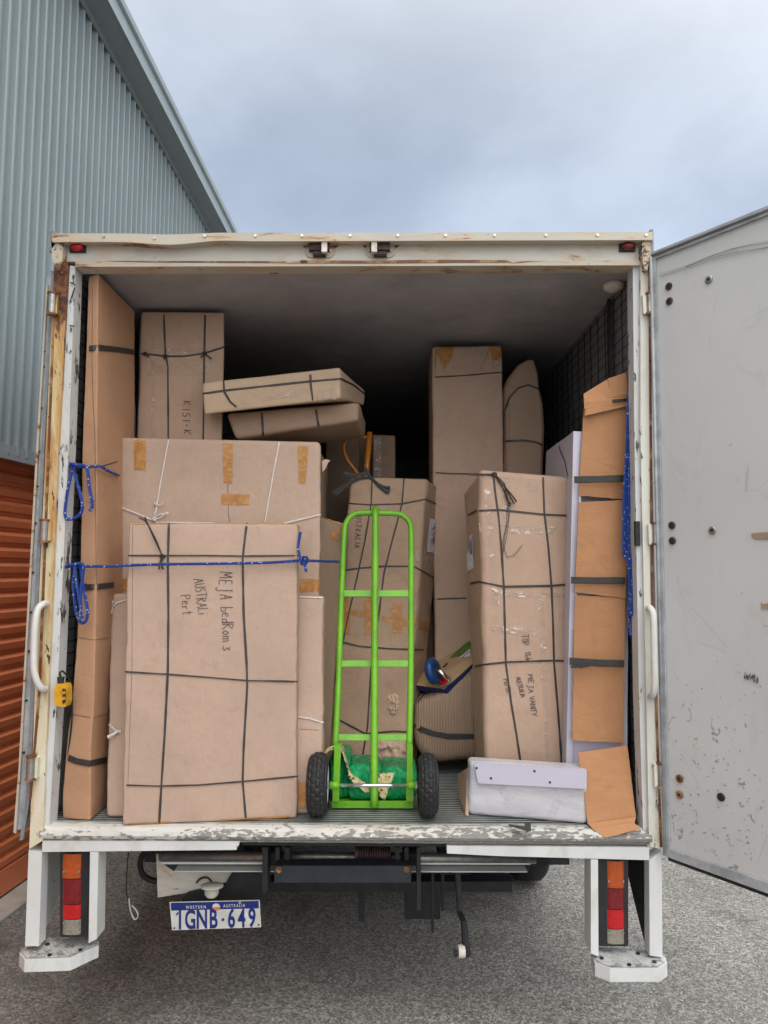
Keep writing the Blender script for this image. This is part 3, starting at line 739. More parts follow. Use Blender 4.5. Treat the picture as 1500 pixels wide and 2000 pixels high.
# tail lamps
def tail(x0, x1, ys, bx0, bx1, by0, by1, Y=.02):
    t = part('tail_light', rect(bx0, by0, bx1, by1, Y+.004, .05), 'black', bevel=.006)
    kinds = ['amber', 'darkred', 'red', 'clearlens']
    for i, k in enumerate(kinds):
        a, b = P(x0, ys[i], Y), P(x1, ys[i+1], Y)
        w, h = b.x-a.x, a.z-b.z; bm = bmesh.new(); nx, nz = 10, 8; g = []
        for j in range(nz+1):
            row = []
            for q in range(nx+1):
                s, u = q/nx, j/nz; d = .016*(1-abs(2*s-1)**4)+.002*math.sin(q*3.1)*.3
                row.append(bm.verts.new((a.x+w*s, Y+.012-d, b.z+.001+(h-.002)*u)))
            g.append(row)
        for r0, r1 in zip(g[:-1], g[1:]):
            for q in range(nx): bm.faces.new((r0[q], r0[q+1], r1[q+1], r1[q]))
        obj({'amber': 'indicator_lens', 'darkred': 'tail_lens', 'red': 'brake_lens', 'clearlens': 'reversing_lens'}[k], bm, M[k], t, smooth=True)
    xm = (x0+x1)/2
    for yy in (ys[1]-14, ys[3]+7):
        for xx in (x0+6, x1-6): obj('screw', cyl(P(xx, yy, Y-.006), (0, 1, 0), .004, .006, 8), M['zinc'], t)
    return t
tail(119, 160, (1667, 1716, 1766, 1795, 1826), 117, 175, 1664, 1830)
tail(1183, 1223, (1681, 1735, 1776, 1814, 1844), 1168, 1227, 1679, 1848)
# hinges
for i, (x, y0, y1, w) in enumerate(((102, 573, 614, 8), (87, 1016, 1058, 9), (61, 1477, 1522, 10))):
    a, b = P(x, y0, -.035), P(x-2, y1, -.035)
    h = part('hinge', tube([a, b], .0155, 14), 'steel', smooth=False)
    for q in (a, b): obj('collar', cyl(q, (0, 0, 1), .019, .008, 16), M['rust'], h)
    obj('leaf', slab([(x+2, y0), (x+w+3, y0+3), (x+w+1, y1-2), (x, y1)], -.034, .024), M['postL'], h, bevel=.002)
for i, (x, y0, y1) in enumerate(((1266, 574, 612), (1277, 1022, 1063), (1288, 1491, 1537))):
    a, b = P(x+3, y0, -.03), P(x+4, y1, -.03)
    h = part('hinge', tube([a, b], .014, 14), 'steel')
    for q in (a, b): obj('collar', cyl(q, (0, 0, 1), .0175, .008, 16), M['rust'], h)
    obj('leaf', slab([(x-11, y0+2), (x+1, y0-1), (x+1, y1+2), (x-9, y1)], -.03, .02), M['postR'], h, bevel=.002)
# grab handles
for pts in ([(92, 1180, 0), (84, 1180, -.05), (73, 1192, -.07), (68, 1225, -.08), (66, 1275, -.08), (67, 1310, -.08), (73, 1333, -.07), (82, 1345, -.05), (90, 1346, 0)],
            [(1266, 1188, 0), (1270, 1188, -.05), (1276, 1200, -.07), (1277, 1232, -.08), (1278, 1290, -.08), (1279, 1330, -.08), (1277, 1350, -.07), (1274, 1358, -.05), (1270, 1360, 0)]):
    part('grab_handle', tube(smoothpts([P(x, y, Y) for x, y, Y in pts], 5), .0125, 12), 'white_clean', smooth=True)
# left door folded right back along the side: only its edge shows
dl = part('door', slab([(91, 545), (101, 528), (52, 1618), (30, 1622)], .012, 1.15), 'sealL', label='left rear door folded back flat along the side, seen edge on')
obj('rubber_seal', slab([(101, 530), (107, 535), (88, 850), (72, 1250), (58, 1560), (45, 1640), (38, 1642), (50, 1560), (82, 850)], -.004, .012), M['seal'], dl)
obj('edge_strip', slab([(90, 560), (93, 556), (76, 850), (40, 1500), (31, 1628), (26, 1626), (36, 1500), (72, 850)], .0, .011), M['gutter'], dl)
for y in (686, 716, 797, 882, 950, 1022, 1118, 1196, 1272, 1368, 1470): obj('rivet', cyl(P(86-(y-700)*.0515+(0), y, .009), (0, 1, 0), .0045, .006, 8), M['black'], dl)
# right door swung out towards the camera
DD = Vector((.572, -.820, 0)).normalized(); DN = Vector((-.820, -.572, 0)).normalized(); DO = P(1281, 1000, -.03)
def dp(x, y, o=0): return PP(x, y, DO+DN*o, DN)
a, b = dp(1280, 493), dp(1296, 1668); zt1, zb1 = a.z, b.z
e0 = P(1281, 1000, -.03); e0.z = 0
c0 = e0 - DD*0; wdt = 1.16
def dq(s, z, o=0): return Vector((c0.x, c0.y, 0))+DD*s+DN*o+Vector((0, 0, z))
dr = part('door', prism([dq(0, zb1, -.004), dq(wdt, zb1, -.004), dq(wdt, zt1, -.004), dq(0, zt1, -.004)], -DN*.045), 'door', label='right rear door swung wide open, grey-white scuffed inner face with bolt heads')
fw = .028
for nm, q, mt in (('edge_frame', [(0, zb1-.004), (fw, zb1+fw), (fw, zt1-fw), (0, zt1+.004)], 'sealL'), ('edge_frame', [(fw, zt1-fw), (wdt, zt1-fw), (wdt, zt1+.003), (0.002, zt1+.003)], 'sealL'),
              ('edge_frame', [(0.002, zb1-.003), (wdt, zb1-.003), (wdt, zb1+fw+.01), (fw, zb1+fw)], 'sealL'), ('edge_frame', [(wdt-fw, zb1+.04), (wdt, zb1+.04), (wdt, zt1-.03), (wdt-fw, zt1-.03)], 'sealL')):
    obj(nm, prism([dq(s, z, -.002) for s, z in q], DN*.009), M[mt], dr, bevel=.002)
obj('rubber_seal', tube([dq(.012, zb1+.01, .010), dq(.012, zt1-.01, .010)], .0055, 8), M['sealL'], dr, smooth=True)
obj('rubber_seal', tube([dq(.012, zb1-.012, -.02), dq(wdt, zb1-.012, -.02)], .014, 8), M['rubber'], dr, smooth=True)
obj('rubber_seal', tube([dq(.012, zt1-.012, .009), dq(wdt, zt1-.012, .009)], .006, 8), M['seal'], dr, smooth=True)
for x, y, mt in ((1306, 559, 'bolt'), (1307, 588, 'bolt'), (1384, 546, 'steel'), (1312, 1026, 'bolt'), (1313, 1056, 'bolt'), (1391, 1036, 'steel'), (1327, 1521, 'rust'), (1327, 1552, 'rust'), (1408, 1557, 'black')):
    c = dp(x, y, 0); bo = obj('bolt', lathe(c-DN*.002, DN, [(0, .0145), (.003, .0145), (.005, .012), (.0052, .006), (.003, .0055)], 20), M[mt], dr)
    obj('bolt_socket', cyl(c+DN*.0035, DN, .0045, .004, 8), M['black'], bo)
def doorpatch(px, mt, nm): obj(nm, prism([dp(x, y, -.001) for x, y in px], DN*.0012), M[mt], dr)
M['bare'] = simple('bare_board', (.3, .22, .15), .8, 0, .3, 40)
doorpatch([(1467, 1043), (1474, 1041), (1540, 1037), (1540, 1052), (1478, 1053), (1470, 1050)], 'bare', 'bare_patch')
doorpatch([(1486, 1177), (1492, 1180), (1520, 1175), (1520, 1190), (1487, 1189)], 'bare', 'bare_patch')
random.seed(3)
sb = bmesh.new()
for i in range(46):
    x = 1453+random.random()*27; y = 1318+(x-1453)*.35+random.uniform(-3, 8); prism([dp(x, y, -.001), dp(x+random.uniform(.8, 2), y+1, -.001), dp(x+random.uniform(0, 2.4), y-random.uniform(3, 8), -.001)], DN*.001, sb)
for i in range(90):
    x = random.uniform(1312, 1498); y = 1640-abs(random.gauss(0, 180)); l = random.uniform(1.5, 8); an = random.uniform(-.4, .9)
    prism([dp(x, y, -.001), dp(x+l*math.cos(an), y+l*math.sin(an), -.001), dp(x+l*math.cos(an)*.6, y+l*math.sin(an)*.6+random.uniform(.7, 2), -.001)], DN*.0008, sb)
obj('scuff_marks', sb, simple('scuff', (.09, .09, .09), .8), dr, kind='stuff')
sb = bmesh.new()
for k in range(5):
    pts = [dp(x, y+k*2.4+math.sin(x*.02+k)*2.5, .0005) for x, y in ((1288, 533), (1340, 517), (1390, 498), (1440, 484), (1500, 473), (1560, 465))][k % 2:6-(k % 3)]
    tube(smoothpts(pts, 4), .0006+.0004*(k % 2), 4, sb)
obj('scratches', sb, simple('scratch', (.2, .2, .17), .8), dr)
# wire mesh on the inner walls
for X, sgn in ((XL+.008, 1), (XR-.008, -1)):
    bm = bmesh.new(); z = .95 if X > 0 else 1.35
    zmin = z
    while z < 3.06:
        pts = [(X+noise.noise(Vector((y_*.8, z*9, X)))*.006, y_, z+noise.noise(Vector((y_*2, z*7, 3)))*.006) for y_ in [.09+.25*k for k in range(11)]]
        tube(pts, .0022, 4, bm); z += .05
    y = .1
    while y < 2.6: tube([(X+.002*sgn+noise.noise(Vector((y*9, q, X)))*.005, y+noise.noise(Vector((y*5, q, 1)))*.008, q) for q in [zmin+(3.06-zmin)*k/8 for k in range(9)]], .0022, 4, bm); y += .12
    part('wire_mesh', bm, 'wire')
for y in (.36,): part('wall_batten', box(XR-.024, XR-.012, y, y+.03, .9, 3.07), 'black')
part('wall_panel', box(XL+.002, XL+.006, .08, 2.5, .9, 1.34), 'wallL_lit')
c = P(1197, 524, .22); lm = part('ceiling_lamp', lathe((c.x, .22, ZC-.002), (0, 0, -1), [(0, .045), (.012, .045), (.022, .04), (.032, .024), (.035, .002)], 24), 'lampwhite', smooth=True)
# yellow control pendant at the left post
c = P(117, 1358, -.01)
cb = part('control_pendant', slab([(110, 1336), (127, 1337), (130, 1345), (130, 1372), (127, 1381), (106, 1379), (105, 1350)], -.03, .05), 'yellow', bevel=.007)
obj('button_panel', slab([(122, 1345), (128, 1346), (128, 1372), (122, 1375)], -.033, .01), M['rubber'], cb, bevel=.003)
for y in (1353, 1364): obj('button', cyl(P(125, y, -.034), (0, 1, 0), .006, .008, 10), M['yellow'], cb)
obj('cable_gland', tube([P(118, 1338, -.005), P(119, 1322, -.0)], [.011, .014], 10), M['rubber'], cb)
part('cable', tube(smoothpts([P(119, 1324, 0), P(117, 1314, -.01), P(124, 1312, .0), P(136, 1330, .03), P(141, 1365, .05), P(139, 1420, .07), P(132, 1480, .08)], 6), .0035, 6), 'rubber', smooth=True)
part('rubber_stop', slab([(1241, 1018), (1250, 1018), (1251, 1066), (1242, 1066)], -.004, .02), 'rubber')
for pts in ([(137, 551), (147, 556)], [(146, 562), (139, 583)], [(136, 636), (146, 637)], [(139, 640), (138, 648)]):
    part('tie_end', tube([P(x, y, .0) for x, y in pts], .0025, 5), 'rubber')
# ---------------------------------------------------------------- underneath
part('lift_shaft', tube([P(312, 1671, .26), P(1046, 1677, .26)], .0195, 16), 'steel', smooth=True)
sp = bmesh.new(); a, b = P(697, 1668, .22), P(764, 1669, .22); pts = []
for i in range(14*12+1):
    t = i/(14*12); an = t*14*2*math.pi; pts.append(a.lerp(b, t)+Vector((0, math.cos(an), math.sin(an)))*.027)
tube(pts, .0045, 6, sp); part('spring', sp, 'bolt', smooth=True)
part('spring_cap', cyl(P(696, 1668, .22), (1, 0, 0), .032, .012, 18), 'bolt')
part('channel_rail', slab([(318, 1687), (1036, 1690), (1032, 1703), (340, 1702)], .30, .06), 'black')
part('channel_flange', slab([(312, 1684), (1036, 1686), (1036, 1689), (318, 1688)], .24, .1), 'bumper')
part('channel_flange', slab([(340, 1701), (1030, 1702), (1030, 1704), (340, 1703)], .24, .08), 'bumper')
part('channel_web', slab([(312, 1674), (1040, 1678), (1036, 1687), (312, 1685)], .33, .02), 'gutter')
for x0, x1, y1, Y in ((512, 523, 1742, .14), (538, 546, 1700, .16), (556, 566, 1690, .16), (772, 780, 1695, .16), (790, 798, 1720, .16), (814, 822, 1778, .14)):
    part('bracket', rect(x0, 1655, x1, y1, Y, .07), 'black', bevel=.003)
for x in (530, 800): part('bearing', cyl(P(x, 1671, .26), (1, 0, 0), .036, .06, 18), 'black')
cbm = part('cross_bar', rect(536, 1691, 803, 1724, .1, .07), 'navy', bevel=.004)
for x in (545, 794): obj('bolt', cyl(P(x, 1698, .098), (0, 1, 0), .012, .008, 12), M['rust'], cbm)
part('rear_panel', slab([(305, 1668), (455, 1670), (456, 1722), (440, 1726), (362, 1744), (308, 1753)], .36, .01), 'header')
part('rear_panel', slab([(455, 1700), (520, 1700), (520, 1765), (350, 1765), (365, 1745), (440, 1727)], .34, .02), 'black')
part('wiring', tube(smoothpts([P(384, 1724, .35), P(392, 1716, .34), P(404, 1714, .34), P(413, 1722, .34), P(416, 1735, .33)], 5), .004, 6), 'rubber')
pl = part('plate_lamp', lathe(P(414, 1731, .25), (0, -.1, -1), [(-.008, .012), (-.004, .046), (.002, .046), (.006, .030), (.03, .028), (.042, .018), (.046, .002)], 24), 'lampwhite', smooth=True)
# number plate
pa, pb, pc, pd = P(331, 1762, .22), P(507, 1758, .22), P(510, 1811, .22), P(336, 1817, .22)
npl = part('number_plate', prism([pa, pb, pc, pd], (0, .003, 0)), 'platewhite', bevel=.001)
ctr = (pa+pb+pc+pd)/4; rt = (pb-pa).normalized(); up_ = (pa-pd).normalized()
def q4(u0, v0, u1, v1, o): return [pd.lerp(pc, u).lerp(pa.lerp(pb, u), v)+Vector((0, -o, 0)) for u, v in ((u0, v0), (u1, v0), (u1, v1), (u0, v1))]
obj('plate_band', prism(q4(.012, .70, .988, .975, .0006), (0, .0005, 0)), M['plateblue'], npl)
fo = lambda u, v: pd.lerp(pc, u).lerp(pa.lerp(pb, u), v)+Vector((0, -.0015, 0))
obj('plate_letters', fontmesh('W E S T E R N', .0165, fo(.29, .80), rt, up_, .0004, .8, .0003), M['platewhite'], npl)
obj('plate_letters', fontmesh('A U S T R A L I A', .0165, fo(.715, .82), rt, up_, .0004, .72, .0003), M['platewhite'], npl)
obj('plate_emblem', prism([fo(.515, .78)+rt*.016*math.cos(t)+up_*.014*math.sin(t) for t in [k*math.pi/8 for k in range(8, 17)]], (0, .0012, 0)), simple('emblem_orange', (.7, .2, .05), .5), npl)
obj('plate_emblem', prism([fo(.515, .79)+rt*.016*math.cos(t)+up_*.014*math.sin(t) for t in [k*math.pi/8 for k in range(0, 9)]], (0, .0012, 0)), M['platewhite'], npl)
for ch, u in (('1', .10), ('G', .215), ('N', .345), ('B', .472), ('6', .675), ('4', .79), ('9', .905)):
    obj('plate_characters', fontmesh(ch, .103, fo(u, .335), rt, up_, .0008, .6, .0022), M['plateblue'], npl)
obj('plate_characters', prism([fo(.10, .335)+rt*a_+up_*b_ for a_, b_ in ((-.004, .036), (-.004, .027), (-.014, .019), (-.014, .026))], (0, .001, 0)), M['plateblue'], npl)
obj('plate_dot', cyl(fo(.58, .33), (0, 1, 0), .0055, .003, 12), M['plateblue'], npl)
for u, v in ((.78, .93), (.03, .08), (.975, .1), (.26, .06)): obj('screw', cyl(fo(u, v), (0, 1, 0), .006 if v > .5 else .003, .004, 10), M['zinc'] if v > .5 else M['black'], npl)
# axle, wheels, chassis
for X in (-.42, .42): part('chassis_rail', box(X-.035, X+.035, .4, 6.4, .58, .78), 'black')
for y in (.55, 1.3, 2.3, 3.4, 4.6): part('cross_member', box(-.40, .40, y, y+.06, .62, .74), 'black')
for y in (.3, .8, 1.3, 1.8, 2.3, 2.8, 3.3, 3.8, 4.3, 4.8): part('floor_bearer', box(-1.15, 1.15, y, y+.05, .74, .815), 'black')
part('axle', tube([(-.95, 1.78, .38), (-.15, 1.78, .38), (-.12, 1.78, .38), (.12, 1.78, .38), (.15, 1.78, .38), (.95, 1.78, .38)], [.055, .06, .16, .16, .06, .055], 16), 'black', smooth=True)
def wheel(x, y, w=.21, r=.38):
    prof = [(-w/2, r*.55), (-w/2-.004, r*.75), (-w/2+.012, r*.93), (-w/2+.04, r), (w/2-.04, r), (w/2-.012, r*.93), (w/2+.004, r*.75), (w/2, r*.55)]
    t = part('wheel', lathe((x, y, r), (1, 0, 0), prof, 40), 'rubber', smooth=True)
    obj('rim', lathe((x, y, r), (1, 0, 0), [(-w*.3, .03), (-w*.25, r*.5), (-w/2+.01, r*.56), (w/2-.01, r*.56), (w*.2, r*.5), (w*.1, .03)], 32), M['gutter'], t, smooth=True)
for x, y in ((-1.0, 1.78), (-.76, 1.78), (.76, 1.78), (1.0, 1.78), (-.95, 6.3), (.95, 6.3)): wheel(x, y)
for x in (-.88, .88): part('mud_flap', box(x-.26, x+.26, 1.22, 1.228, .28, .72), 'rubber')
part('hose', tube(smoothpts([P(300, 1660, .5), P(280, 1668, .5), P(274, 1690, .5), P(282, 1712, .5), P(306, 1722, .5)], 6), .013, 8), 'rubber', smooth=True)
part('hanging_cord', tube(smoothpts([P(251, 1664, .3), P(248, 1700, .3), P(247, 1745, .3), P(252, 1757, .3), P(253, 1775, .3), P(262, 1796, .3), P(270, 1792, .3), P(268, 1782, .3), P(257, 1768, .3)], 6), .0028, 6), 'strap')
part('hanging_cord', tube(smoothpts([P(252, 1754, .3), P(254, 1775, .3), P(262, 1795, .3), P(270, 1790, .3), P(266, 1778, .3), P(257, 1768, .3)], 6), .0032, 6), 'twine')
part('bracket', slab([(1042, 1674), (1076, 1672), (1072, 1688), (1058, 1694), (1042, 1690)], .3, .12), 'black')
ar = part('lift_arm', tube([P(893, 1700, .3), P(898, 1780, .25), P(906, 1800, .2), P(912, 1868, .18)], [.012, .012, .013, .016], 8), 'black')
obj('roller', cyl(P(901, 1858, .18), (1, .1, 0), .024, .026, 20), M['lampwhite'], ar); obj('bolt', cyl(P(890, 1862, .18), (1, .1, 0), .012, .012, 10), M['black'], ar)
for x0, x1, y1, Y in ((843, 848, 1822, .5), (862, 868, 1780, .6), (700, 712, 1800, .9), (790, 860, 1795, .95)):
    part('hanging_bracket', rect(x0, 1690, x1, y1, Y, .03), 'black')
part('underrun_bar', rect(360, 1722, 1000, 1742, .8, .08), 'black')
# ================================================================ the load
Z0 = ZF+.001
def down(p, z=Z0): return Vector((p.x, p.y, z))
def back(pts, dy, dx=0, dz=0): return [p+Vector((dx, dy, dz)) for p in pts]
def carton(name, label, cat, c8, mat, group=None, part_name='box', r=.012, n=(14, 6, 22), **k):
    """c8 as in carton_mesh; the thing stands at the foot of its front"""
    q = k.get('sections'); pts = [Vector(v) for s_ in (q[0][1:],) for v in s_] if q else [Vector(v) for v in c8[:2]]
    base = sum(pts, Vector())/len(pts)
    t = thing(name, label, cat, base, group)
    bm = carton_mesh(c8, r, n, **k); bv = surf(bm)
    b = obj(part_name, bm, M[mat], t, smooth=True)
    return t, bv, b
def lines(t, bv, name, L_, w, mat, off=.004, **k):
    for pts in L_: obj(name, decal_line(bv, pts, w, off, **k), M[mat], t)
def tapes(t, bv, Q, mat='tape', name='tape', n=(5, 8), jag=.6, off=.0022):
    for q in Q: obj(name, decal_quad(bv, q, n, off, jag=jag), M[mat], t)
def R4(x0, y0, x1, y1): return [(x0, y0), (x1, y0), (x1, y1), (x0, y1)]
def knot(bv, x, y, tails, mat, t, r=.008, w=.009):
    h = hitn(bv, x, y); c = h[0]+h[1]*.008
    bm = bmesh.new(); pts = [c+Vector((math.cos(a)*r, -.002*math.sin(3*a), math.sin(a)*r*.8)) for a in [k*math.pi/4 for k in range(9)]]
    tube(pts, .0042, 6, bm)
    obj('knot', bm, M[mat], t, smooth=True)
    for tl in tails:
        tb = bmesh.new(); pts = [c]; Y = c.y
        for i, (a, b) in enumerate(tl): pts.append(P(a, b, Y-.008-.006*i))
        pts = smoothpts(pts, 5); prev = None
        for i, p in enumerate(pts):
            d = (pts[min(i+1, len(pts)-1)]-pts[max(0, i-1)]).normalized(); s_ = d.cross(Vector((0, -1, 0))).normalized()
            ww = w*(.5+.5*i/len(pts)); cur = [tb.verts.new(p+s_*ww/2), tb.verts.new(p+Vector((0, -.002, 0))), tb.verts.new(p-s_*ww/2), tb.verts.new(p+Vector((0, .0015, 0)))]
            if prev:
                for q in range(4): tb.faces.new((prev[q], prev[(q+1) % 4], cur[(q+1) % 4], cur[q]))
            prev = cur
        obj('strap_end', tb, M[mat], t)
# --- tall narrow carton on the left
sec = []
for (y, l, r_, u) in ((1602, 119, 176, 0), (1560, 121, 176.5, .045), (1485, 127, 176, .115), (1440, 131, 178, .15), (1395, 138, 182, .19), (1290, 148, 185, .29), (1150, 156, 188, .42), (900, 160, 189, .64), (700, 167.5, 190.5, .83), (528, 173, 192, 1)):
    a = P(l, y, .075); b = P(r_, y, .055)
    z = Z0+u*(3.052-Z0); a.z = b.z = z
    d = max(0, u-.35)*.0
    sec.append((u, a, b, Vector((b.x+.0+.012*(1-u), .50, z)), Vector((a.x-.01, .50, z))))
t, bv, b = carton('tall_carton', 'tall narrow brown carton reaching the ceiling, bound with wide black tape, leftmost in the truck', 'carton', None, 'card3', sections=sec, r=.006, n=(5, 10, 60), amp=.005, seed=1)
lines(t, bv, 'strap', [[(166, 690), (176, 681), (192, 679), (230, 683), (268, 689)], [(156, 1143), (172, 1147), (190, 1146), (220, 1142)], [(127, 1476), (150, 1486), (176, 1491), (206, 1484)]], .024, 'strap', .006)
lines(t, bv, 'strap', [[(262, 570), (264, 700), (262, 860)], [(272, 590), (274, 700), (271, 860)]], .007, 'strap', .004)
lines(t, bv, 'seam', [[(181, 560), (180, 700), (181, 760), (186, 860), (187, 1000), (188, 1140)], [(153, 1245), (185, 1250), (213, 1245)], [(140, 1395), (183, 1402), (208, 1393)], [(160, 978), (180, 982), (186, 978)]], .003, 'carddark', .0015)
# --- second tall carton, handwritten
c4 = [P(270, 860, .52), P(438, 860, .52), P(439, 609, .52), P(275, 607, .52)]
bl, br = down(c4[0]), down(c4[1]); bl.z = br.z = Z0
t, bv, b = carton('handwritten_carton', 'tall brown carton under the ceiling with letters running down it between black twine', 'carton', [bl, br, c4[2], c4[3]]+back([bl, br, c4[2], c4[3]], .36, -.13), 'card', seed=2, r=.014, n=(14, 6, 34), amp=.005)
lines(t, bv, 'strap', [[(320, 608), (323, 690), (328, 715), (329, 862)], [(401, 609), (399, 700), (397, 860)], [(276, 691), (300, 693), (325, 696), (360, 696), (400, 690), (441, 677)]], .008, 'strap')
knot(bv, 324, 697, [[(318, 693)], [(320, 702)]], 'strap', t); knot(bv, 400, 691, [[(408, 697), (413, 701)], [(392, 698)]], 'strap', t); knot(bv, 284, 692, [[(291, 697)]], 'strap', t)
tapes(t, bv, [R4(276, 682, 440, 690), R4(275, 709, 438, 733), R4(295, 655, 303, 855)], 'clear')
obj('handwriting', write(bv, 'KISI-K', (357, 784), (.03, 1), (1, .03), 15, .42, .0028), M['ink'], t)
# --- big carton with brown tape and white twine
f = [P(226, 1160, .34), P(633, 1170, .34), P(628, 862, .34), P(229, 853, .34)]
fb = [down(f[0]), down(f[1])]; fb[0].z = fb[1].z = Z0
t, bv, b = carton('taped_carton', 'wide pale brown carton with strips of brown tape and white twine, behind the handwritten one', 'carton', [fb[0]+Vector((-.035, 0, 0)), fb[1], f[2], f[3]]+back([fb[0]+Vector((-.035, 0, 0)), fb[1], f[2], f[3]], .16, -.05), 'card2', seed=3, r=.022, n=(26, 6, 40), amp=.011, bulge=.006)
tapes(t, bv, [R4(262, 855, 285, 918), [(435, 855), (455, 857), (454, 944), (437, 943)], [(432, 965), (488, 966), (486, 986), (433, 986)], [(581, 860), (603, 862), (597, 945), (584, 944)], R4(220, 1130, 250, 1154), R4(583, 1131, 630, 1156)])
lines(t, bv, 'twine', [[(330, 860), (325, 885), (313, 950), (303, 1012)], [(546, 864), (535, 920), (518, 1020)], [(220, 985), (260, 1000), (304, 1018)], [(304, 1020), (420, 1022)], [(556, 1022), (628, 1005)]], .007, 'twine', .005)
knot(bv, 303, 1014, [[(310, 1006), (326, 1003)], [(312, 1012), (325, 1002), (328, 1004)], [(302, 1000)]], 'twine', t); knot(bv, 221, 985, [[(217, 983)], [(234, 990)]], 'twine', t)
knot(bv, 305, 985, [[(312, 987), (320, 982)]], 'twine', t, r=.004)
lines(t, bv, 'tear', [[(446, 944), (444, 957), (447, 965)], [(446, 987), (446, 1005), (449, 1020)]], .003, 'carddark', .0015)
bm = slab([(629, 900), (636, 897), (645, 899), (640, 905), (636, 915), (630, 922)], .35, .004); obj('torn_flap', bm, M['card2'], t)
# --- lower carton in front of it
f = [P(205, 1596, .09), P(600, 1590, .15), P(632, 1165, .25), P(216, 1160, .24)]; f[1] = P(631, 1586, .15); f[0].z = f[1].z = Z0
t, bv, b = carton('plain_carton', 'plain pale carton tied with white twine, low down between the taped and the front carton', 'carton', f+back(f, .085), 'card2', seed=4, r=.014, n=(20, 4, 24), amp=.006)
lines(t, bv, 'twine', [[(218, 1190), (228, 1178), (246, 1172)], [(583, 1154+13), (630, 1168)], [(582, 1400), (605, 1403), (630, 1411)]], .006, 'twine', .005)
knot(bv, 222, 1177, [[(215, 1165)], [(218, 1190), (217, 1198)]], 'twine', t, r=.005); knot(bv, 229, 1429, [[(222, 1434), (210, 1440)], [(218, 1420), (214, 1414)], [(222, 1424)], [(236, 1429)]], 'twine', t, r=.005, w=.014)
tapes(t, bv, [R4(583, 1528, 597, 1578)])
lines(t, bv, 'seam', [[(584, 1424), (628, 1426)]], .002, 'carddark', .001)
# --- front carton MEJA
f = [P(237, 1612, .005), P(580, 1596, .10), P(581, 1023, .17), P(250, 1022, .10)]; f[0].z = f[1].z = Z0
t, bv, b = carton('front_carton', 'large flat carton with MEJA bedRom 3 written on it, crossed by blue rope', 'carton', f+back(f, .075), 'card2', seed=5, r=.009, n=(30, 4, 50), amp=.006)
lines(t, bv, 'strap', [[(330, 1023), (328, 1100), (329, 1200), (328, 1310), (322, 1430), (315, 1540), (311, 1608)], [(482, 1023), (474, 1090), (476, 1200), (482, 1300), (483, 1340), (476, 1460), (474, 1525), (480, 1597)]], .0085, 'strap')
lines(t, bv, 'strap', [[(252, 1085), (400, 1085), (478, 1086), (581, 1085)], [(246, 1312), (330, 1317), (410, 1323), (483, 1329), (580, 1331)], [(240, 1533), (313, 1535), (390, 1533), (474, 1526), (580, 1516)]], .006, 'strap', .0045)
knot(bv, 318, 1087, [[(300, 1050), (286, 1020), (271, 1011)], [(305, 1055), (288, 1022), (283, 1010)], [(312, 1100), (311, 1112)], [(316, 1103), (319, 1112)]], 'strap', t, w=.008)
tapes(t, bv, [[(430, 1600), (580, 1592), (580, 1597), (430, 1604)], [(250, 1608), (330, 1604), (330, 1608), (250, 1611)]])
lines(t, bv, 'tape', [[(251, 1024), (400, 1023), (580, 1024)]], .005, 'tape', .001)
for wd_ in (('MEJA', (430, 1117), (-.02, 1), (1, .02), 25, .2, .0026, .55), ('bedRom', (432, 1186), (.03, 1), (1, -.03), 22, .14, .0026, .8), ('3', (435, 1262), (0, 1), (1, 0), 15, .2, .0026, 1),
            ('AUSTRALi', (379, 1131), (.12, 1), (1, -.1), 20, .12, .0023, .62), ('Pert.', (353, 1163), (.12, 1), (1, -.1), 19, .2, .0023, .8)):
    obj('handwriting', write(bv, *wd_[:7], ws=wd_[7]), M['ink'], t)
lines(t, bv, 'seam', [[(259, 1027), (258, 1300), (250, 1530)]], .0016, 'carddark', .0012)
# --- hidden cartons that carry the load behind
def hidden(x0, x1, y0, y1, z0, z1, lab, mat='carddark'):
    c = [Vector(p) for p in ((x0, y0, z0), (x1, y0, z0), (x1, y0, z1), (x0, y0, z1), (x0, y1, z0), (x1, y1, z0), (x1, y1, z1), (x0, y1, z1))]
    return carton('stacked_carton', lab, 'carton', c, mat, 'cartons deep in the load', n=(8, 6, 10), seed=x0*3+y0)
ztopc = P(430, 860, .34).z
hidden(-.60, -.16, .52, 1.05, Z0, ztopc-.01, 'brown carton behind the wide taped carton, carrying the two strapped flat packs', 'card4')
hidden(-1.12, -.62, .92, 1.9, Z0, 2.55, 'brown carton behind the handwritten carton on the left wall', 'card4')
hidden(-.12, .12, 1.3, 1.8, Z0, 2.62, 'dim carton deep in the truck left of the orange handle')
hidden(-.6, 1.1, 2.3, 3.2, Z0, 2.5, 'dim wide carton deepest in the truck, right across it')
hidden(.30, .42, 1.15, 1.5, Z0, 2.30, 'narrow dim carton beside the tall carton at the back')
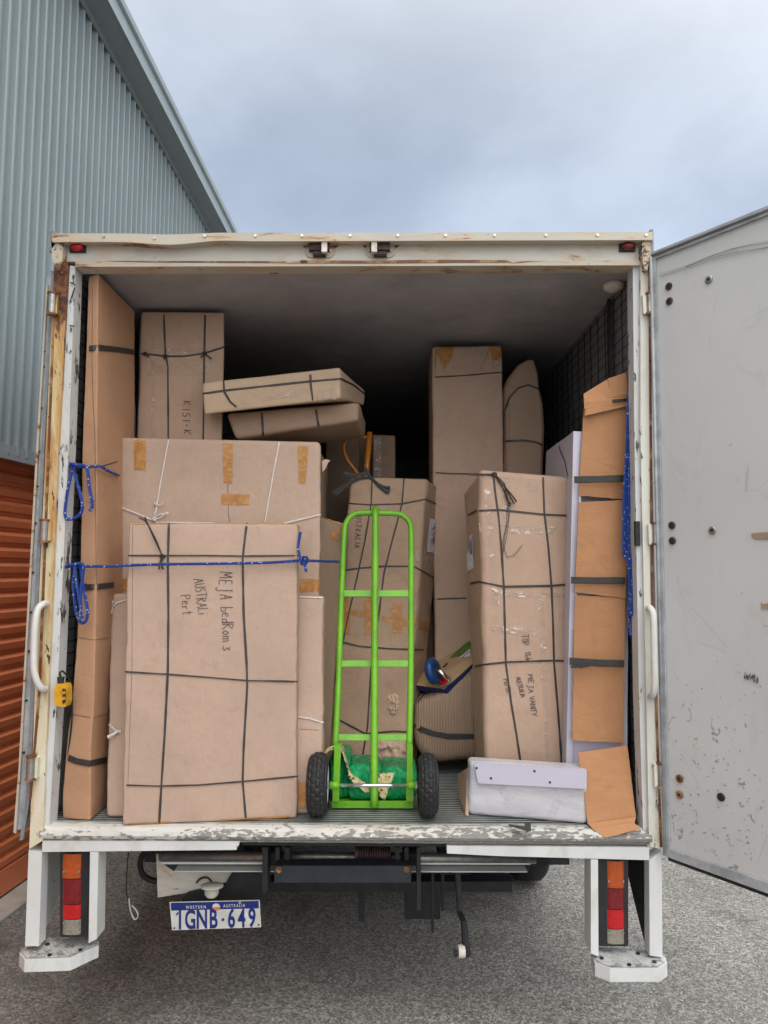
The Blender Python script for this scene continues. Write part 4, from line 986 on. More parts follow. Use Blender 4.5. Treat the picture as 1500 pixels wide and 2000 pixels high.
# --- the two strapped flat packs
z1 = P(500, 858, .45).z
f = [P(398, 810, .36), P(664, 779, .36), P(664, 717, .36), P(395, 748, .36)]
k4 = [P(420, 790, .95), P(712, 792, .82), P(714, 762, .82), P(440, 745, .95)]
t, bv, b = carton('flat_pack', 'pale strapped flat pack with taped end, upper one of the pair lying tilted', 'flat pack', f+k4, 'card7', 'strapped flat packs', seed=8, r=.012, n=(24, 10, 6), amp=.006, freq=5)
lines(t, bv, 'strap', [[(397, 769), (438, 763), (520, 754), (605, 745), (665, 740), (690, 752), (710, 768)], [(437, 744), (438, 765), (450, 785), (462, 795)], [(606, 723), (607, 750), (611, 782)]], .009, 'strap')
tapes(t, bv, [[(516, 775), (606, 758), (606, 770), (512, 786)], [(612, 760), (655, 757), (657, 782), (618, 784)]], 'clear')
f = [P(458, 858, .47), P(700, 822, .47), P(702, 785, .47), P(440, 806, .47)]
t, bv, b = carton('flat_pack', 'darker strapped flat pack with rounded end, lower one of the pair', 'flat pack', f+back(f, .42, .02), 'card4', 'strapped flat packs', seed=9, r=.02, n=(22, 8, 6), amp=.008, freq=5)
lines(t, bv, 'strap', [[(511, 800), (514, 850)], [(616, 792), (622, 832)], [(413, 816), (440, 808), (480, 803)]], .010, 'strap')
# --- centre carton behind the green trolley
f = [P(640, 1515, .66), P(787, 1518, .64), P(836, 935, .80), P(683, 930, .80)]; f[0].z = f[1].z = Z0
k4 = [P(650, 1490, 1.0), P(815, 1485, .93), P(866, 955, 1.1), P(700, 945, 1.1)]; k4[0].z = k4[1].z = Z0
t, bv, b = carton('leaning_carton', 'scuffed brown carton leaning behind the green trolley, patched with brown tape crosses', 'carton', f+k4, 'card6', seed=10, r=.02, n=(18, 8, 46), amp=.009, freq=4, fine=.002)
lines(t, bv, 'strap', [[(727, 925), (725, 985), (712, 1060), (697, 1130), (683, 1190), (668, 1262), (655, 1330), (640, 1395)], [(790, 922), (785, 985), (765, 1060), (750, 1120), (740, 1200), (725, 1300), (718, 1420), (704, 1500)],
   [(676, 983), (725, 986), (785, 984), (832, 975), (862, 990)], [(660, 1116), (700, 1110), (750, 1106), (808, 1106), (845, 1127)], [(640, 1247), (700, 1262), (760, 1267), (826, 1269)], [(640, 1394), (714, 1433), (770, 1428), (800, 1430)]], .0075, 'strap')
tapes(t, bv, [[(648, 1186), (728, 1196), (726, 1206), (646, 1196)], [(745, 1202), (835, 1216), (832, 1230), (748, 1214)], R4(767, 1180, 786, 1236), R4(712, 1166, 728, 1240), R4(668, 1166, 684, 1240), [(805, 1205), (836, 1222), (832, 1232), (805, 1220)]])
tapes(t, bv, [R4(832, 940, 862, 980), R4(812, 1070, 850, 1100), R4(806, 1175, 838, 1200)], 'clear')
tapes(t, bv, [[(838, 1012), (857, 1017), (852, 1081), (832, 1077)]], 'labelw', 'label', (2, 6), 0, .003)
lb = write(bv, 'NUR ARTINBINI', (846, 1024), (-.06, 1), (1, .2), 5, .10, .0016, off=.0042); obj('label_writing', lb, M['ink'], t)
lb = write(bv, 'NEJA UKIT', (841, 1030), (-.06, 1), (1, .2), 6, .10, .0016, off=.0042); obj('label_writing', lb, M['redink'], t)
obj('handwriting', write(bv, 'USTRALIA', (696, 1008), (-.06, 1), (1, .06), 11, .3, .0028, ws=.85), M['ink'], t)
knot(bv, 725, 935, [[(715, 925), (690, 928), (672, 925)], [(700, 935), (672, 950), (650, 963)], [(705, 932), (680, 945), (655, 966)], [(738, 945), (752, 952), (762, 953)], [(738, 948), (750, 957), (760, 962)], [(712, 913)]], 'strap', t, r=.01, w=.02)
# torn wrapping on its lower right
rb = random.Random(5)
for (x, y, w_, h_, dpt) in ((768, 1375, 22, 40, 5), (765, 1465, 62, 50, 12)):
    bm = bmesh.new(); nx, ny = 16, 14; g = []
    for j in range(ny+1):
        row = []
        for i in range(nx+1):
            s_, u = i/nx, j/ny; hx = x+(s_-.5)*w_*(.55+.45*math.sin(math.pi*u+noise.noise(Vector((u*4, dpt, 0)))*1.5)**2 if h_ < 45 else 1)+rb.uniform(-1, 1); hy = y+(u-.5)*h_+rb.uniform(-1, 1); h = hitn(bv, hx, hy)
            a = abs(noise.noise(Vector((s_*3.5+u*5, u*9-s_*3, dpt))))*.05*math.sin(math.pi*s_)**.5*math.sin(math.pi*u)**.5+.002
            row.append(bm.verts.new(h[0]+Vector((0, -a, 0))))
        g.append(row)
    for a_, b_ in zip(g[:-1], g[1:]):
        for i in range(nx): bm.faces.new((a_[i], a_[i+1], b_[i+1], b_[i]))
    obj('torn_wrapping', bm, M['cardtorn'], t, smooth=True)
# --- carton slotted between, left of the trolley
f = [P(596, 1500, .56), P(640, 1500, .56), P(672, 1022, .60), P(600, 1003, .60)]; f[0].z = f[1].z = Z0; f[1].x = P(640, 1500, .56).x
t, bv, b = carton('slotted_carton', 'dull brown carton wedged between the pale cartons and the leaning carton, orange tape on top', 'carton', f+back(f, .10), 'card4', seed=11, r=.008, n=(8, 4, 30), amp=.005)
tapes(t, bv, [[(633, 1006), (664, 1016), (662, 1024), (633, 1012)], [(647, 1036), (665, 1028), (664, 1056), (645, 1052)]])
f = [P(624, 1340, .50), P(646, 1340, .50), P(666, 1070, .54), P(654, 1065, .54)]
# --- tall carton at the back
f = [P(850, 1272, .98), P(985, 1272, .98), P(982, 674, .98), P(843, 676, .98)]; f[0] = down(P(850, 1272, .98)); f[1] = down(P(990, 1272, .98))
t, bv, b = carton('back_carton', 'tall carton standing furthest back under the ceiling, its top corner torn', 'carton', f+back(f, .36), 'card', seed=12, r=.014, n=(12, 6, 40), amp=.006)
lines(t, bv, 'strap', [[(843, 737), (900, 734), (982, 727)], [(844, 923), (880, 925), (940, 926), (985, 928)], [(848, 1170), (910, 1168)]], .007, 'strap')
tapes(t, bv, [[(847, 676), (886, 676), (882, 700), (868, 724), (850, 715)][:4], [(955, 675), (981, 676), (980, 700), (962, 706)]])
tapes(t, bv, [[(905, 672), (950, 672), (952, 694), (925, 690)], [(955, 700), (984, 704), (982, 726), (962, 722)]], 'film', 'film')
# --- curved parcel beside it
t = thing('curved_parcel', 'tall rounded paper-wrapped parcel with black bands, right of the back carton', 'parcel', down(P(1022, 905, .98)))
prof = [(985, 905), (985, 830), (984, 760), (992, 738), (1010, 714), (1030, 703), (1042, 704), (1050, 730), (1053, 760), (1060, 790), (1063, 840), (1060, 905), (1056, 1100), (990, 1100)]
pts = [P(x, y, .98) for x, y in prof]; c = sum(pts, Vector())/len(pts); pts[-1].z = pts[-2].z = Z0
bm = bmesh.new(); rings = []
for dy, sc in ((.0, .8), (.012, .93), (.035, 1), (.20, 1), (.22, .9)):
    rings.append([bm.verts.new((c.x+(p.x-c.x)*sc, .98-.035+dy, (c.z+(p.z-c.z)*(1-(1-sc)*.18)) if p.z > Z0+.1 else p.z)) for p in pts])
for a_, b_ in zip(rings[:-1], rings[1:]):
    for i in range(len(pts)): j = (i+1) % len(pts); bm.faces.new((a_[i], a_[j], b_[j], b_[i]))
bm.faces.new(rings[0]); bm.faces.new(rings[-1][::-1]); bmesh.ops.triangulate(bm, faces=[f_ for f_ in bm.faces if len(f_.verts) > 4])
bv = surf(bm); obj('wrapping', bm, M['card4'], t, smooth=False)
lines(t, bv, 'strap', [[(988, 800), (996, 775), (1012, 758), (1032, 752), (1052, 760)], [(986, 800), (985, 880)], [(989, 862), (1020, 860), (1045, 863), (1062, 870)]], .010, 'strap', .006)
# --- white flat unit at the bottom right, wrapped in foam
f = [P(914, 1592, .15), P(1150, 1611, .045), P(1150, 1503, .055), P(917, 1488, .16)]; f[0].z = f[1].z = Z0
t, bv, b = carton('wrapped_drawer_unit', 'low white furniture unit in clear wrap lying on the floor by the right door post', 'furniture', f+back(f, .10, .0), 'wrap', r=.018, n=(28, 8, 14), amp=.006, freq=7, seed=13, fine=.003, part_name='foam_wrap')
q = [(926, 1490), (1146, 1503), (1146, 1541), (934, 1530)]
pa_, pb_, pc_, pd_ = [P(x, y, .137-(x-917)/233*.105) for x, y in q]
brd = obj('board', prism([pa_, pb_, pc_, pd_], (0, .012, 0)), M['melamine'], t, bevel=.0015)
for x, y in ((931, 1500), (1044, 1506), (959, 1520), (1074, 1528)):
    obj('screw', cyl(P(x, y, .1365-(x-917)/233*.105), (0, 1, 0), .0046, .003, 10), M['black'], brd)
for pts in ([(978, 1533), (992, 1560), (999, 1558), (986, 1575)], [(1080, 1540), (1090, 1560), (1078, 1590), (1070, 1598)]):
    obj('clear_tape', decal_line(bv, pts, .03, .004), M['film'], t)

# --- TOP table carton standing on that unit
zt2 = P(945, 1484, .30).z
f = [down(P(948, 1484, .28)), down(P(1101, 1496, .28)), P(1114, 932, .34), P(934, 914, .34)]
k4 = [down(P(928, 1490, .62)), down(P(1100, 1490, .55)), P(1100, 935, .7), P(905, 962, .68)]
t = thing('card_offcut', 'small brown cardboard offcut standing against the left end of the white wrapped unit', 'cardboard', P(905, 1592, .16))
obj('sheet', prism([P(893, 1512, .45), P(913, 1500, .24), P(913, 1594, .135), P(909, 1592, .14), P(897, 1560, .30)], (.005, .003, 0)), M['card6'], t)
zb_ = min(f[0].z, f[1].z)
t, bv, b = carton('table_carton', 'bulging brown carton lettered TOP and MEJA down the front, behind the white wrapped unit', 'carton', f+k4, 'card', seed=14, r=.026, n=(22, 10, 46), amp=.010, freq=3.5, bulge=.012, fine=.0018)
lines(t, bv, 'strap', [[(962, 912), (967, 960), (974, 1010), (980, 1080), (984, 1146), (986, 1220), (988, 1296), (998, 1370), (1008, 1430), (1017, 1490)], [(1060, 918), (1063, 1000), (1071, 1070), (1077, 1145), (1080, 1220), (1082, 1295), (1089, 1380), (1097, 1492)],
   [(908, 1010), (930, 998), (975, 996), (1063, 1005), (1112, 1007)], [(912, 1142), (935, 1136), (984, 1146), (1077, 1144), (1112, 1141)], [(920, 1304), (945, 1298), (990, 1293), (1082, 1290), (1110, 1291)], [(906, 928), (935, 927), (964, 927)]], .0085, 'strap')
knot(bv, 965, 928, [[(985, 950), (998, 972), (1004, 984)], [(990, 955), (1002, 970), (1009, 980)], [(980, 950), (992, 975), (995, 990)], [(985, 945), (988, 970), (998, 985)], [(940, 928), (915, 927)]], 'strap', t, r=.010, w=.008)
bm = bmesh.new()
for pts in ([(990, 960), (993, 1010), (985, 1050), (982, 1085)], [(992, 975), (988, 1030), (981, 1060), (990, 1088), (1003, 1085), (1020, 1064)], [(997, 985), (990, 1045), (984, 1075)]): decal_line(bv, pts, .0018, .006, 5, bm)
obj('loose_thread', bm, M['strap'], t)
tapes(t, bv, [[(945, 950), (957, 950), (975, 1180), (962, 1182)], [(937, 1022), (1108, 1030), (1108, 1046), (938, 1040)], [(945, 1152), (1110, 1158), (1110, 1168), (946, 1166)], [(1050, 1160), (1062, 1160), (1074, 1480), (1066, 1482)], R4(981, 918, 997, 1030), R4(1030, 935, 1050, 960), [(940, 1220), (1050, 1225), (1050, 1240), (940, 1235)]], 'clear')
tapes(t, bv, [[(912, 1050), (924, 1043), (926, 1110), (914, 1116)]], 'labelw', 'label', (2, 6), 0, .003)
obj('label_writing', write(bv, 'TERNUKININI', (918, 1054), (.03, 1), (1, -.4), 5, .1, .0016, off=.0042), M['plateblue'], t)
for wd_ in (('TOP', (1019, 1240), (.05, 1), (1, -.05), 14, .10, .0024, .7), ('tble', (1025, 1273), (.08, 1), (1, -.08), 12, .1, .0023, .9), ('MEJA', (1031, 1317), (.02, 1), (1, 0), 10.5, .22, .0024, 1),
            ('VANITY', (1033, 1361), (.14, 1), (1, -.14), 10.5, .1, .0024, 1), ('AUSTRALIA', (1007, 1323), (.25, .97), (1, -.2), 9.5, .08, .0022, .75), ('Perth.', (982, 1327), (.28, .97), (1, -.2), 10.5, .12, .0022, .9)):
    obj('handwriting', write(bv, *wd_[:7], ws=wd_[7]), M['ink'], t)
# --- white shelf unit with cardboard strapped to its front
f = [P(1106, 1498, .20), P(1226, 1505, .16), P(1229, 845, .23), P(1120, 842, .25)]
k4 = back([f[0], f[1], f[2], f[3]], .55, -.0)
t = thing('shelf_unit', 'white shelf unit on end with cardboard sheets strapped on, along the right wall', 'furniture', f[0])
bm = carton_mesh(f+k4, .0025, (6, 4, 12), amp=.001, fine=0); bv = surf(bm); obj('carcass', bm, M['melamine'], t)
lip = obj('front_rail', slab([(1120, 842), (1137, 843), (1118, 1500), (1106, 1497)], .185, .02), M['melamine'], t, bevel=.001)
for y0, y1, x in ((925, 1048, 1128), (1165, 1230, 1120), (1385, 1430, 1116)): obj('batten', slab([(x+4, y0), (x+8, y0), (x+5, y1), (x+1, y1)], .170, .02), M['melamine'], lip)
def sheet(px, Y, nx=14, ny=18, th=.005, amp=.004, seed=0, fold=None):
    """corrugated sheet between four corner marks, gently buckled, with its real thickness; Y per corner"""
    Y = Y if hasattr(Y, '__len__') else [Y]*4; C = [P(x, y, yy) for (x, y), yy in zip(px, Y)]; bm = bmesh.new(); F_, B_ = [], []
    for j in range(ny+1):
        r1, r2 = [], []
        for i in range(nx+1):
            s_, u = i/nx, j/ny; p = C[0].lerp(C[1], s_).lerp(C[3].lerp(C[2], s_), u)
            p = p+Vector((0, noise.noise(p*6+Vector((seed, 0, 0)))*amp*1.5+noise.noise(p*25+Vector((seed, 3, 0)))*amp*.3, 0))
            if fold: p.y += fold(s_, u)
            e = 0 if 0 < i < nx and 0 < j < ny else noise.noise(p*60)*.002
            p = p+Vector((e, 0, e)); r1.append(bm.verts.new(p)); r2.append(bm.verts.new(p+Vector((0, th, 0))))
        F_.append(r1); B_.append(r2)
    for j in range(ny):
        for i in range(nx):
            bm.faces.new((F_[j][i], F_[j][i+1], F_[j+1][i+1], F_[j+1][i])); bm.faces.new((B_[j][i], B_[j+1][i], B_[j+1][i+1], B_[j][i+1]))
    for j in range(ny):
        for i in (0, nx): bm.faces.new((F_[j][i], F_[j+1][i], B_[j+1][i], B_[j][i]))
    for i in range(nx):
        for j in (0, ny): bm.faces.new((F_[j][i], B_[j][i], B_[j][i+1], F_[j][i+1]))
    return bm
for px, Y, sd_, fo_ in (([(1141, 785), (1229, 770), (1229, 976), (1130, 968)], [.165, .15, .15, .165], 1, lambda s_, u: -.012*max(0, 1-u*6)), ([(1131, 981), (1227, 976), (1222, 1168), (1122, 1157)], [.155, .14, .14, .155], 2, None), ([(1123, 1163), (1221, 1167), (1219, 1452), (1118, 1446)], [.16, .145, .14, .15], 3, None)):
    obj('cardboard_sheet', sheet(px, Y, seed=sd_, fold=fo_), M['card5'], t, smooth=False)
obj('cardboard_flap', sheet([(1140, 769), (1192, 737), (1230, 775), (1141, 799)], [.155, .17, .14, .135], 10, 8, seed=4), M['card5'], t)
obj('cardboard_flap', sheet([(1188, 739), (1223, 727), (1229, 780), (1196, 800)], [.16, .15, .135, .14], 8, 8, seed=5), M['card5'], t)
obj('cardboard_flap', sheet([(1145, 786), (1231, 778), (1230, 792), (1142, 812)], [.135, .13, .132, .135], 10, 4, seed=6, amp=.002), M['card5'], t)
sbm = surf(slab([(1110, 900), (1228, 900), (1226, 1400), (1108, 1400)], .118, .01))
lines(t, sbm, 'strap', [[(1121, 937), (1170, 936), (1225, 934)], [(1115, 1133), (1170, 1134), (1221, 1134)], [(1112, 1291), (1170, 1295), (1219, 1296)]], .028, 'strap', .002)
lines(t, sbm, 'strap', [[(1140, 1300), (1125, 1302), (1114, 1302)], [(1165, 1296), (1130, 1303)]], .010, 'strap', .005)
sb2 = surf(slab([(1190, 760), (1232, 760), (1232, 800), (1190, 800)], .125, .01)); lines(t, sb2, 'strap', [[(1196, 783), (1229, 780)]], .012, 'strap', .002)
lines(t, bv, 'cable', [[(1092, 862), (1095, 880), (1104, 900), (1110, 930)]], .004, 'rubber', .004)
# --- loose cardboard sheet leaning at the bottom right
t = thing('loose_cardboard', 'loose orange-brown cardboard sheet bent at the foot, leaning by the right door post', 'cardboard', P(1190, 1610, .03))
obj('sheet', sheet([(1129, 1470), (1226, 1457), (1243, 1598), (1148, 1610)], [.10, .09, .03, .03], seed=7, amp=.006), M['card5'], t)
obj('folded_foot', sheet([(1148, 1609), (1242, 1596), (1238, 1612), (1158, 1619)], [.024, .024, .0, .0], 10, 4, amp=.002, seed=8), M['card5'], t)
obj('folded_foot', sheet([(1156, 1618), (1237, 1606), (1252, 1618), (1183, 1637)], [.0, .0, -.02, -.024], 10, 4, amp=.003, seed=9), M['card5'], t)
# --- ribbed paper parcel
pts = [(812, 1378), (826, 1362), (868, 1346), (905, 1322), (940, 1292), (975, 1290), (975, 1470), (935, 1483), (900, 1484), (855, 1489), (828, 1478), (813, 1455), (809, 1420)]
t = thing('ribbed_parcel', 'rounded parcel in ribbed kraft paper with a black band, between trolley and table carton', 'parcel', down(P(870, 1480, .74)))
c = P(890, 1400, .74); bm = bmesh.new(); rings = []
PT = smoothpts([P(x, y, .74) for x, y in pts+[pts[0]]], 5)[:-1]
for dy, sc in ((.0, .78), (.006, .88), (.025, .96), (.06, 1), (.32, 1), (.36, .9)):
    rings.append([bm.verts.new((c.x+(p.x-c.x)*sc, .70+dy+noise.noise(p*9)*.006, max(c.z+(p.z-c.z)*sc, Z0))) for p in PT])
for a_, b_ in zip(rings[:-1], rings[1:]):
    for i in range(len(PT)): j = (i+1) % len(PT); bm.faces.new((a_[i], a_[j], b_[j], b_[i]))
bm.faces.new(rings[0]); bm.faces.new(rings[-1][::-1]); bv = surf(bm); bv_par = bv
obj('wrapping', bm, M['corr'], t, smooth=True)
lines(t, bv, 'strap', [[(811, 1417), (822, 1424), (845, 1432), (875, 1438), (925, 1438)]], .026, 'strap', .006)
lines(t, bv, 'strap', [[(817, 1372), (830, 1357), (840, 1352)]], .006, 'strap', .006)
# --- furniture dolly lying on it
A_, B_, C_, D_ = P(868, 1346, .70), P(812, 1338, .80), P(952, 1270, .80), P(918, 1236, 1.10)
t = thing('furniture_dolly', 'plywood dolly with dark blue rim and blue castor lying upturned on the ribbed parcel', 'dolly', A_)
B2 = P(835, 1290, 1.05)
ctop = [A_, C_, D_, B2, B_]; nd = (C_-A_).cross(B2-A_).normalized(); nd = nd if nd.z > 0 else -nd
obj('deck', prism(ctop, -nd*.02), M['plyw'], t, bevel=.002)
obj('rim', prism([A_, C_, C_-nd*.034, A_-nd*.034], (C_-A_).cross(nd).normalized()*.006*(-1 if (C_-A_).cross(nd).y > 0 else 1)), M['navyrim'] if 'navyrim' in M else simple('navy_rubber', (.01, .02, .10), .5), t)
obj('rim', prism([B_, A_, A_-nd*.034, B_-nd*.034], (0, -.006, 0)), simple('navy_rubber', (.01, .02, .10), .5), t)
def ondeck(x, y, o=.002): return PP(x, y, A_+nd*o, nd)
lbl = obj('label', prism([ondeck(*q) for q in ((866, 1300), (880, 1283), (918, 1248), (918, 1285), (900, 1300), (880, 1306))], nd*.0008), M['leafgreen'] if 'leafgreen' in M else simple('green_print', (.07, .16, .02), .4), t)
obj('label_panel', prism([ondeck(x, y, .004) for x, y in ((882, 1305), (893, 1288), (918, 1267), (918, 1284), (900, 1305))], nd*.0008), M['labelw'], lbl)
mk = bmesh.new()
for i in range(7): x = 899+i*2.6; y = 1286-i*2.3; prism([ondeck(x, y, .006), ondeck(x+1.6, y-1.4, .006), ondeck(x+2.2, y+.6, .006), ondeck(x+.6, y+2, .006)], nd*.0004, mk)
obj('label_print', mk, M['ink'], lbl)
# castor
wc = P(846, 1311, .70); wax = Vector((.80, -.45, .25)).normalized(); ca = obj('castor', lathe(wc, wax, [(-.02, .036), (-.02, .052), (-.012, .062), (.012, .062), (.02, .052), (.02, .036)], 28), M['bluewheel'], t, smooth=True)
obj('hub', lathe(wc, wax, [(-.021, .003), (-.021, .036), (.021, .036), (.021, .014), (.03, .012), (.03, .003)], 20), M['navy'], ca)
pl_ = P(868, 1330, .71)
obj('fork', tube([wc+wax*.027, (wc+pl_)/2+wax*.027, pl_+wax*.02], [.012, .012, .016], 8), M['chrome'], ca, smooth=True)
obj('fork', tube([wc-wax*.027, (wc+pl_)/2-wax*.027, pl_-wax*.02], [.012, .012, .016], 8), M['chrome'], ca, smooth=True)
obj('bearing', cyl(pl_+nd*.004, nd, .030, .012, 20), M['red'], ca)
obj('mounting_plate', cyl(pl_-nd*.005, nd, .040, .006, 4), M['zinc'], ca)
obj('brake_pedal', tube([P(866, 1303, .72), P(874, 1295, .72)], .005, 8), M['navy'], ca)
for x, y in ((848, 1338), (861, 1341), (884, 1316)): obj('bolt', cyl(ondeck(x, y), nd, .009, .012, 6), M['chrome'], ca)
# --- orange hand truck handle deep inside
Y = .98
t = thing('orange_hand_truck', 'orange tubular hand truck standing behind the leaning carton, only its handle showing', 'hand truck', down(P(718, 1100, Y)))
obj('post', tube([down(P(712, 1100, Y)), P(715, 925, Y), P(722, 844, Y)], .0155, 14), M['orangetube'], t, smooth=True)
obj('loop_handle', tube(smoothpts([P(717, 854, Y), P(700, 853, Y), P(684, 856, Y), P(673, 866, Y), P(672, 880, Y), P(680, 900, Y), P(700, 928, Y), P(712, 960, Y)], 5), .0085, 10), M['orangetube'], t, smooth=True)
f = [P(728, 1100, 1.12), P(775, 1100, 1.12), P(772, 850, 1.12), P(727, 848, 1.12)]; f[0] = down(f[0]); f[1] = down(f[1])
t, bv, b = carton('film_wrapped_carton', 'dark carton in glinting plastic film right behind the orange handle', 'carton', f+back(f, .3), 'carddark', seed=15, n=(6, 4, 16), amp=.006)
tapes(t, bv, [R4(731, 855, 745, 930)], 'film', 'film')
f = [P(640, 1100, 1.25), P(704, 1100, 1.25), P(703, 842, 1.25), P(636, 848, 1.25)]; f[0] = down(f[0]); f[1] = down(f[1])
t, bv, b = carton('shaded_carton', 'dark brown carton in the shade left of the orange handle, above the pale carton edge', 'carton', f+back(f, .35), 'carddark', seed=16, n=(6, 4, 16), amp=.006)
# --- green trolley
TZ = Vector((0, -1, .30)).normalized(); TO = Vector((.1, .215, Z0))
def tp(x, y, o=0): return PP(x, y, TO+TZ*o, TZ)
t = thing('hand_trolley', 'bright green two-wheeled hand trolley with black tyres standing at the truck floor edge', 'trolley', (.10, .2, Z0))
ur = .0138
fr_ = [(655, 1462), (661, 1330), (667, 1160), (672, 1045), (676, 1022), (686, 1008), (702, 1002), (733, 1002), (772, 1003), (788, 1008), (799, 1020), (803, 1042), (803, 1160), (802, 1330), (799, 1462)]
obj('frame', tube(smoothpts([tp(*q) for q in fr_], 5), ur, 14), M['green'], t, smooth=True)
hp = [tp(731, 1577, .03), tp(731, 1440, .034), tp(732, 1200, .034), tp(733, 1060, .034), tp(733, 1025, .036), tp(733, 1003, .03), tp(733, 995, .012), tp(733, 996, -.012)]
obj('centre_bar', tube(smoothpts(hp, 5), [.0155]*36, 14), M['green'], t, smooth=True)
for y, x0, x1 in ((1159, 666, 803), (1296, 662, 802), (1440, 659, 801)):
    obj('crossbar', prism([tp(x0, y-6, .004), tp(x1, y-6, .004), tp(x1, y+6, .004), tp(x0, y+6, .004)], -TZ*.012), M['green'], t, bevel=.003)
obj('toe_plate', prism([P(648, 1565, .205), P(807, 1565, .205), P(807, 1578, .205), P(648, 1578, .205)], (0, .008, 0)), M['green'], t, bevel=.002)
pz = P(648, 1578, .205).z; obj('toe_plate', box(P(650, 1578, .205).x, P(805, 1578, .205).x, .213, .42, Z0+.004, Z0+.010), M['green'], t)
for sgn, q in ((-1, [(653, 1457), (666, 1457), (664, 1500), (662, 1565), (649, 1565), (652, 1500)]), (1, [(795, 1457), (806, 1457), (806, 1500), (808, 1565), (793, 1565), (795, 1500)])):
    h = obj('side_plate', slab(q, .175, .045), M['green'], t, bevel=.003)
ax0, ax1 = P(640, 1534, .145), P(814, 1534, .145)
ax = obj('axle', tube([ax0, ax1], .0075, 14), M['chrome'], t, smooth=True)
for a, b_ in (((644, 1534), (662, 1534)), ((795, 1534), (811, 1534))): obj('sleeve', tube([P(*a, .145), P(*b_, .145)], .0145, 14), M['green'], t, smooth=True)
for q in (641, 813): obj('nut', cyl(P(q, 1534, .145), (1, 0, 0), .015, .008, 6), M['zinc'], t)
def trolley_tyre(cx, w, ax_z=Z0+.1235, cy=.125, R_=.1235):
    c = Vector((cx, cy, ax_z)); bm = bmesh.new(); nseg, npf = 88, 20; rings = []
    for i in range(nseg):
        an = 2*math.pi*i/nseg; ring = []
        for k in range(npf):
            ph_ = math.pi*(k/(npf-1))-math.pi/2; x_ = math.sin(ph_)*w/2; rr = R_-.036+math.cos(ph_)*.036
            # block tread: staggered lugs with grooves between
            if .16 < (k/(npf-1)) < .84:
                col_ = int((k-3)//3); g_ = (i+(2 if col_ % 2 else 0)) % 4
                if g_ == 0 or (k-3) % 3 == 0: rr -= .0042
            ring.append(bm.verts.new(c+Vector((x_, -math.sin(an)*rr, math.cos(an)*rr))))
        rings.append(ring)
    for i in range(nseg):
        a_, b_ = rings[i], rings[(i+1) % nseg]
        for k in range(npf-1): bm.faces.new((a_[k], a_[k+1], b_[k+1], b_[k]))
    w_ = obj('wheel', bm, M['rubber'], t)
    obj('rim', lathe(c, (1, 0, 0), [(-w*.42, .072), (-w*.42, .088), (w*.42, .088), (w*.42, .072), (w*.2, .06), (w*.2, .012), (-w*.2, .012), (-w*.2, .06)], 28), M['labelw'], w_)
for x0, x1 in ((600, 644), (815, 856)):
    a, b_ = P(x0, 1540, .125), P(x1, 1540, .125); trolley_tyre((a.x+b_.x)/2, (b_.x-a.x)*.93)
# --- green packs and speckled underlay behind the trolley
for i, (x0, x1, y0, y1, Y, lab) in enumerate(((640, 688, 1474, 1574, .30, 'crumpled green plastic pack at the left behind the trolley'), (674, 748, 1496, 1576, .27, 'crumpled green plastic pack in the middle behind the trolley frame'), (738, 818, 1502, 1576, .28, 'crumpled green plastic pack at the right behind the trolley frame'))):
    f = [P(x0, y1, Y), P(x1, y1, Y), P(x1-3, y0, Y+.03), P(x0+3, y0, Y+.03)]; f[0].z = f[1].z = Z0+.012
    tt, bv, b = carton('green_pack', lab, 'plastic pack', f+back(f, .22), 'bag', 'green packs behind the trolley', 'wrapper', r=.032, n=(16, 6, 14), amp=.012, freq=14, seed=20+i, bulge=.008)
    if i: obj('printing', write(bv, 'JO/', ((687, 1547), (763, 1548))[i-1], (.35, -1), (-1, -.4), 10, .1, .0028), M['ink'], tt)
t = thing('underlay_strip', 'speckled cream foam underlay strip draped over the green packs', 'underlay', P(700, 1540, .33))
def ribbon(ptsA, ptsB, th, bm=None):
    bm = bm or bmesh.new(); A = smoothpts(ptsA, 6); B = smoothpts(ptsB, 6); prev = None
    for a_, b_ in zip(A, B):
        o = Vector((0, .0, -th)); cur = [bm.verts.new(a_), bm.verts.new(b_), bm.verts.new(b_+o), bm.verts.new(a_+o)]
        if prev:
            for k in range(4): bm.faces.new((prev[k], prev[(k+1) % 4], cur[(k+1) % 4], cur[k]))
        prev = cur
    return bm
path = [(631, 1475), (640, 1461), (655, 1456), (667, 1460), (674, 1480), (682, 1505), (694, 1520), (708, 1530), (718, 1541)]
obj('strip', ribbon([P(x, y, .25) for x, y in path], [P(x+4, y-3, .42) for x, y in path], .016), M['underlay'], t, smooth=False)
path = [(700, 1513), (712, 1520), (722, 1530), (722, 1546), (714, 1544)]
obj('strip', prism([P(x, y, .235) for x, y in ((680, 1515), (694, 1519), (708, 1528), (718, 1534), (724, 1546), (713, 1548), (700, 1536), (688, 1527))], (0, .02, 0)), M['underlay'], t, bevel=.004)
obj('strip', sheet([(736, 1511), (770, 1512), (761, 1538), (738, 1543)], [.245, .245, .24, .24], 8, 8, .014, .01, 3), M['underlay'], t)
obj('strip', sheet([(738, 1543), (761, 1537), (752, 1562), (742, 1557)], [.239, .239, .235, .235], 6, 6, .014, .006, 4), M['underlay'], t)
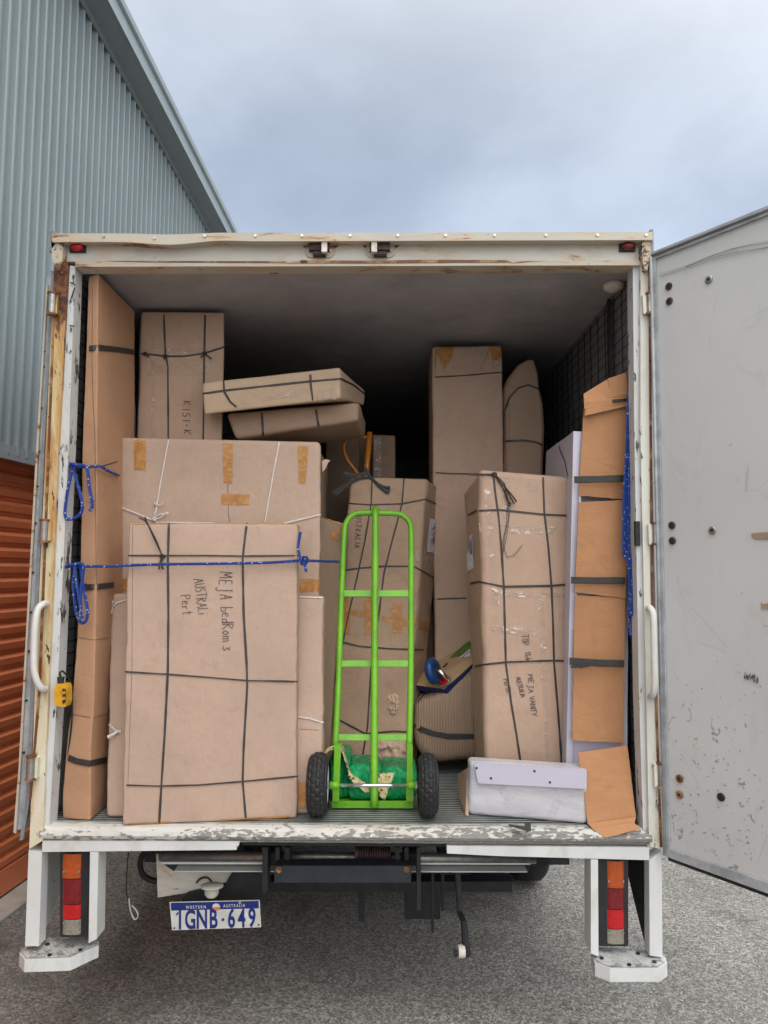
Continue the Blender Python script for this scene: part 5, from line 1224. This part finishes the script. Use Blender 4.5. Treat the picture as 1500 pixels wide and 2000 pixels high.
# --- blue ropes
def rope(bm, pts, r=.0062, n=8): return tube(smoothpts([P(*p) if len(p) == 3 else p for p in pts], n), r, 10, bm, uv=True)
t = thing('blue_rope', 'blue and white braided rope stretched across the front carton with a looped end', 'rope', P(150, 1105, .03))
obj('line', rope(None, [(128, 1107, .02), (150, 1105, .02), (166, 1106, .03), (220, 1106, .05), (255, 1104, .07), (330, 1102, .075), (420, 1101, .095), (520, 1099, .125), (585, 1095, .145), (600, 1095, .16), (625, 1096, .25), (662, 1097, .5)], .0056), M['rope'], t, smooth=True)
obj('coil', rope(None, [(132, 1104, .01), (142, 1104, .0), (148, 1112, .0), (143, 1135, .0), (146, 1175, .0), (150, 1200, .0), (158, 1216, .0), (167, 1213, .0), (171, 1195, .0), (167, 1170, .0), (162, 1140, .0), (158, 1112, .0), (152, 1103, .0), (146, 1108, -.01), (150, 1140, -.012), (156, 1180, -.012), (160, 1208, -.012), (157, 1170, -.012), (161, 1130, -.012), (163, 1105, -.01), (150, 1101, -.012), (138, 1106, -.01)]), M['rope'], t, smooth=True)
obj('knot', rope(None, [(588, 1096, .13), (593, 1088, .12), (600, 1090, .115), (598, 1100, .12), (590, 1102, .125), (587, 1094, .118), (585, 1082, .12), (582, 1072, .13), (584, 1055, .14), (587, 1039, .145)], .0056), M['rope'], t, smooth=True)
obj('tail', rope(None, [(592, 1096, .125), (596, 1106, .12), (598, 1117, .12)], .0056), M['rope'], t, smooth=True)
t = thing('rope_coil', 'blue braided rope knotted at the left post and tied to the tall carton', 'rope', P(140, 910, .03))
obj('line', rope(None, [(136, 911, .02), (150, 911, .02), (165, 912, .03), (195, 911, .05), (212, 920, .12), (232, 928, .28)], .0062), M['rope'], t, smooth=True)
obj('coil', rope(None, [(138, 908, .01), (141, 918, .005), (137, 935, .0), (131, 965, .0), (127, 1000, .0), (130, 1013, .0), (140, 1014, .0), (155, 1006, .0), (161, 992, .0), (158, 970, .0), (150, 940, .0), (143, 915, .0), (138, 906, -.01), (150, 908, -.012), (162, 908, .0)]), M['rope'], t, smooth=True)
obj('tail', rope(None, [(160, 909, .01), (168, 912, .0), (172, 925, .0), (174, 950, .0), (179, 975, .0), (180, 990, .0), (175, 998, .0)]), M['rope'], t, smooth=True)
obj('twine', tube([P(188, 913, .05), P(205, 909, .06), P(228, 902, .2)], .003, 6), M['strap'], t)
t = thing('hanging_rope', 'bundle of blue rope hanging down beside the right door post', 'rope', P(1232, 1230, .06))
for i, (dx, Y, yb) in enumerate(((0, .10, 1235), (-4, .08, 1120), (4, .09, 1238), (-9, .075, 1105), (1, .07, 1200))):
    pts = [(1231+dx*.3, 728+i*4, Y+.01), (1231+dx*.5, 800, Y), (1229+dx*.7, 900, Y), (1228+dx, 960, Y), (1227+dx*1.0, 1030, Y), (1227+dx, 1080, Y), (1230+dx*.7, yb-16, Y), (1231+dx*.2, yb, Y-.005), (1234, yb-12, Y-.01), (1236-dx*.2, 1080, Y-.005), (1236, 950, Y-.005), (1234, 800, Y), (1233, 732, Y)]
    obj('loop', rope(None, pts, .0058), M['rope'], t, smooth=True)
# --- scrap of black strap on the floor
t = thing('strap_scrap', 'short bent scrap of black strapping lying on the ribbed floor', 'strap', PZ(1022, 1612, ZF+.006))
for q in ([(993, 1611), (1034, 1615), (1034, 1618), (1000, 1615)], [(1024, 1609), (1037, 1609), (1037, 1621), (1026, 1618)], [(993, 1613), (1024, 1622), (1037, 1623), (1034, 1619), (1000, 1612)]):
    obj('piece', prism([PZ(x, y, ZF+.002+.003*len(q)) for x, y in q], (0, 0, .002)), M['strap'], t)
